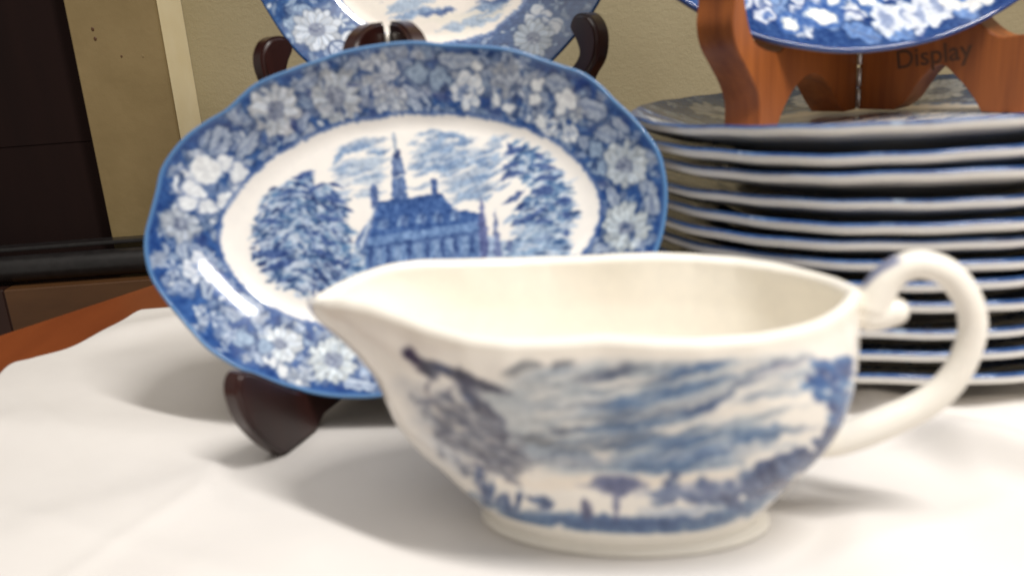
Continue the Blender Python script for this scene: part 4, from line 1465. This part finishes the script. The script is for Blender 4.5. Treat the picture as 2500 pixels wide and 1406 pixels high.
# ------------------------------------------------------------------ the wall behind
m, nt, b_ = nodes('olive_plaster')
nz = noise(nt, 9, 5)
nt.links.new(ramp(nt, nz, [(0.3, srgb(150, 139, 108)), (0.7, srgb(164, 153, 122))]), b_.inputs['Base Color'])
b_.inputs['Roughness'].default_value = 0.75
bump(nt, b_, noise(nt, 240, 6, 0.7), 0.5, 0.0012)
PLASTER = m
m, nt, b_ = nodes('tan_painted_casing')
nz = noise(nt, 30, 5)
nt.links.new(ramp(nt, nz, [(0.25, srgb(126, 108, 70)), (0.75, srgb(140, 121, 82))]), b_.inputs['Base Color'])
b_.inputs['Roughness'].default_value = 0.6
bump(nt, b_, noise(nt, 150, 5), 0.25, 0.001)
TAN = m
m, nt, b_ = nodes('lit_cream_paint')
nz = noise(nt, 40, 4)
nt.links.new(ramp(nt, nz, [(0.3, srgb(240, 226, 186)), (0.7, srgb(246, 234, 198))]), b_.inputs['Base Color'])  # cream raised so the casing's side reads as lit from the right
b_.inputs['Roughness'].default_value = 0.5
LITCREAM = m
DARKP = wood('dark_brown_panel', srgb(22, 12, 11), srgb(32, 18, 15), rough=0.8, scale=20)  # near-black brown for the door boards
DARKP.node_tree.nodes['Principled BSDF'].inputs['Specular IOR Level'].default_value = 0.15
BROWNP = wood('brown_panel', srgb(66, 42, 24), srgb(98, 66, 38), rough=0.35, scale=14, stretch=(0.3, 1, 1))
m, nt, b_ = nodes('black_gloss_metal')
nz = noise(nt, 160, 4)
nt.links.new(ramp(nt, nz, [(0.3, (0.010, 0.009, 0.009)), (0.8, (0.02, 0.018, 0.018))]), b_.inputs['Base Color'])
b_.inputs['Roughness'].default_value = 0.3
BLACKM = m
m, nt, b_ = nodes('floor_boards')
nz = noise(nt, 6, 5)
nt.links.new(ramp(nt, nz, [(0.3, srgb(70, 46, 28)), (0.7, srgb(92, 62, 38))]), b_.inputs['Base Color'])
b_.inputs['Roughness'].default_value = 0.45
FLOORM = m


def box(name, x0, x1, y0, y1, z0, z1, mat, parent=None, bev=0.15):
    return slab(name, [(x0, y0), (x1, y0), (x1, y1), (x0, y1)], z0, z1, mat, parent, bev)


w = box('wall', -26.0, 150, 75.8, 79, -75, 120, PLASTER, None, 0)
tag(w, kind='structure')
fl = slab('floor', [(-200, -120), (200, -120), (200, 140), (-200, 140)], -77, -75, FLOORM, None, 0)
tag(fl, kind='structure')
cs = empty('door_casing', (-28, 72, -75))
tag(cs, 'tan door casing with nail marks and a cream return edge lightened to look lit', 'door casing')


def child_box(name, *a):
    *dims, mat, parent, bev = a
    o = box(name, *dims, mat, None, bev)
    o.parent = parent
    o.matrix_parent_inverse = Matrix.Translation(-Vector(parent.location))
    return o


child_box('face_board', -31.6, -24.9, 69.8, 70.3, -75, 110, TAN, cs, 0.08)
child_box('return_edge', -26.4, -24.93, 70.31, 75.78, -75, 110, LITCREAM, cs, 0.05)
for x, z in ((-29.85, 16.9), (-29.8, 16.2), (-28.1, 14.8), (-26.5, 14.7)):
    bm = bmesh.new()
    q = bmesh.ops.create_uvsphere(bm, u_segments=10, v_segments=6, radius=(0.12 if z > 15 else 0.08) * CM)
    bmesh.ops.scale(bm, verts=bm.verts, vec=(1, 0.3, 1.3))
    me = bpy.data.meshes.new('nail_mark')
    bm.to_mesh(me)
    bm.free()
    o = link('nail_mark', me, TAN if x == -26.5 else BROWNP, cs)
    o.location = ((x + 28) * CM, (69.79 - 72) * CM, (z + 75) * CM)
dr = empty('panelled_door', (-60, 73, -75))
tag(dr, 'dark brown panelled door beside the tan casing', 'door')
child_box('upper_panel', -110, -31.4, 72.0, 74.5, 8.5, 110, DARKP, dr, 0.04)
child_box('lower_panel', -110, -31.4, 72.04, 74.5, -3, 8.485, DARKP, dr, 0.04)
bpn = empty('low_cabinet', (-50, 73, -75))
tag(bpn, 'glossy brown wooden cabinet low down beneath the black rail', 'cabinet')
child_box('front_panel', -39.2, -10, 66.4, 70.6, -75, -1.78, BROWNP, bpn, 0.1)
child_box('dark_panel', -110, -39.25, 66.5, 70.6, -75, -1.78, wood('darker_brown_panel', srgb(40, 22, 18), srgb(58, 34, 24), rough=0.4, scale=18), bpn, 0.1)  # left-hand panel in a darker brown than the front one
rail = tube('black_rail', [(-112, 68, -0.62), (-60, 68, -0.50), (-20, 68, -0.62), (20, 68, -0.75)], [1.05, 1.05, 1.05, 1.05], BLACKM, None, n=40)
tag(rail, 'black glossy horizontal rail crossing in front of the dark door', 'rail')
ledge = child_box('lip', -112, 20, 68.6, 70.1, 0.72, 1.02, BLACKM, rail, 0.08)
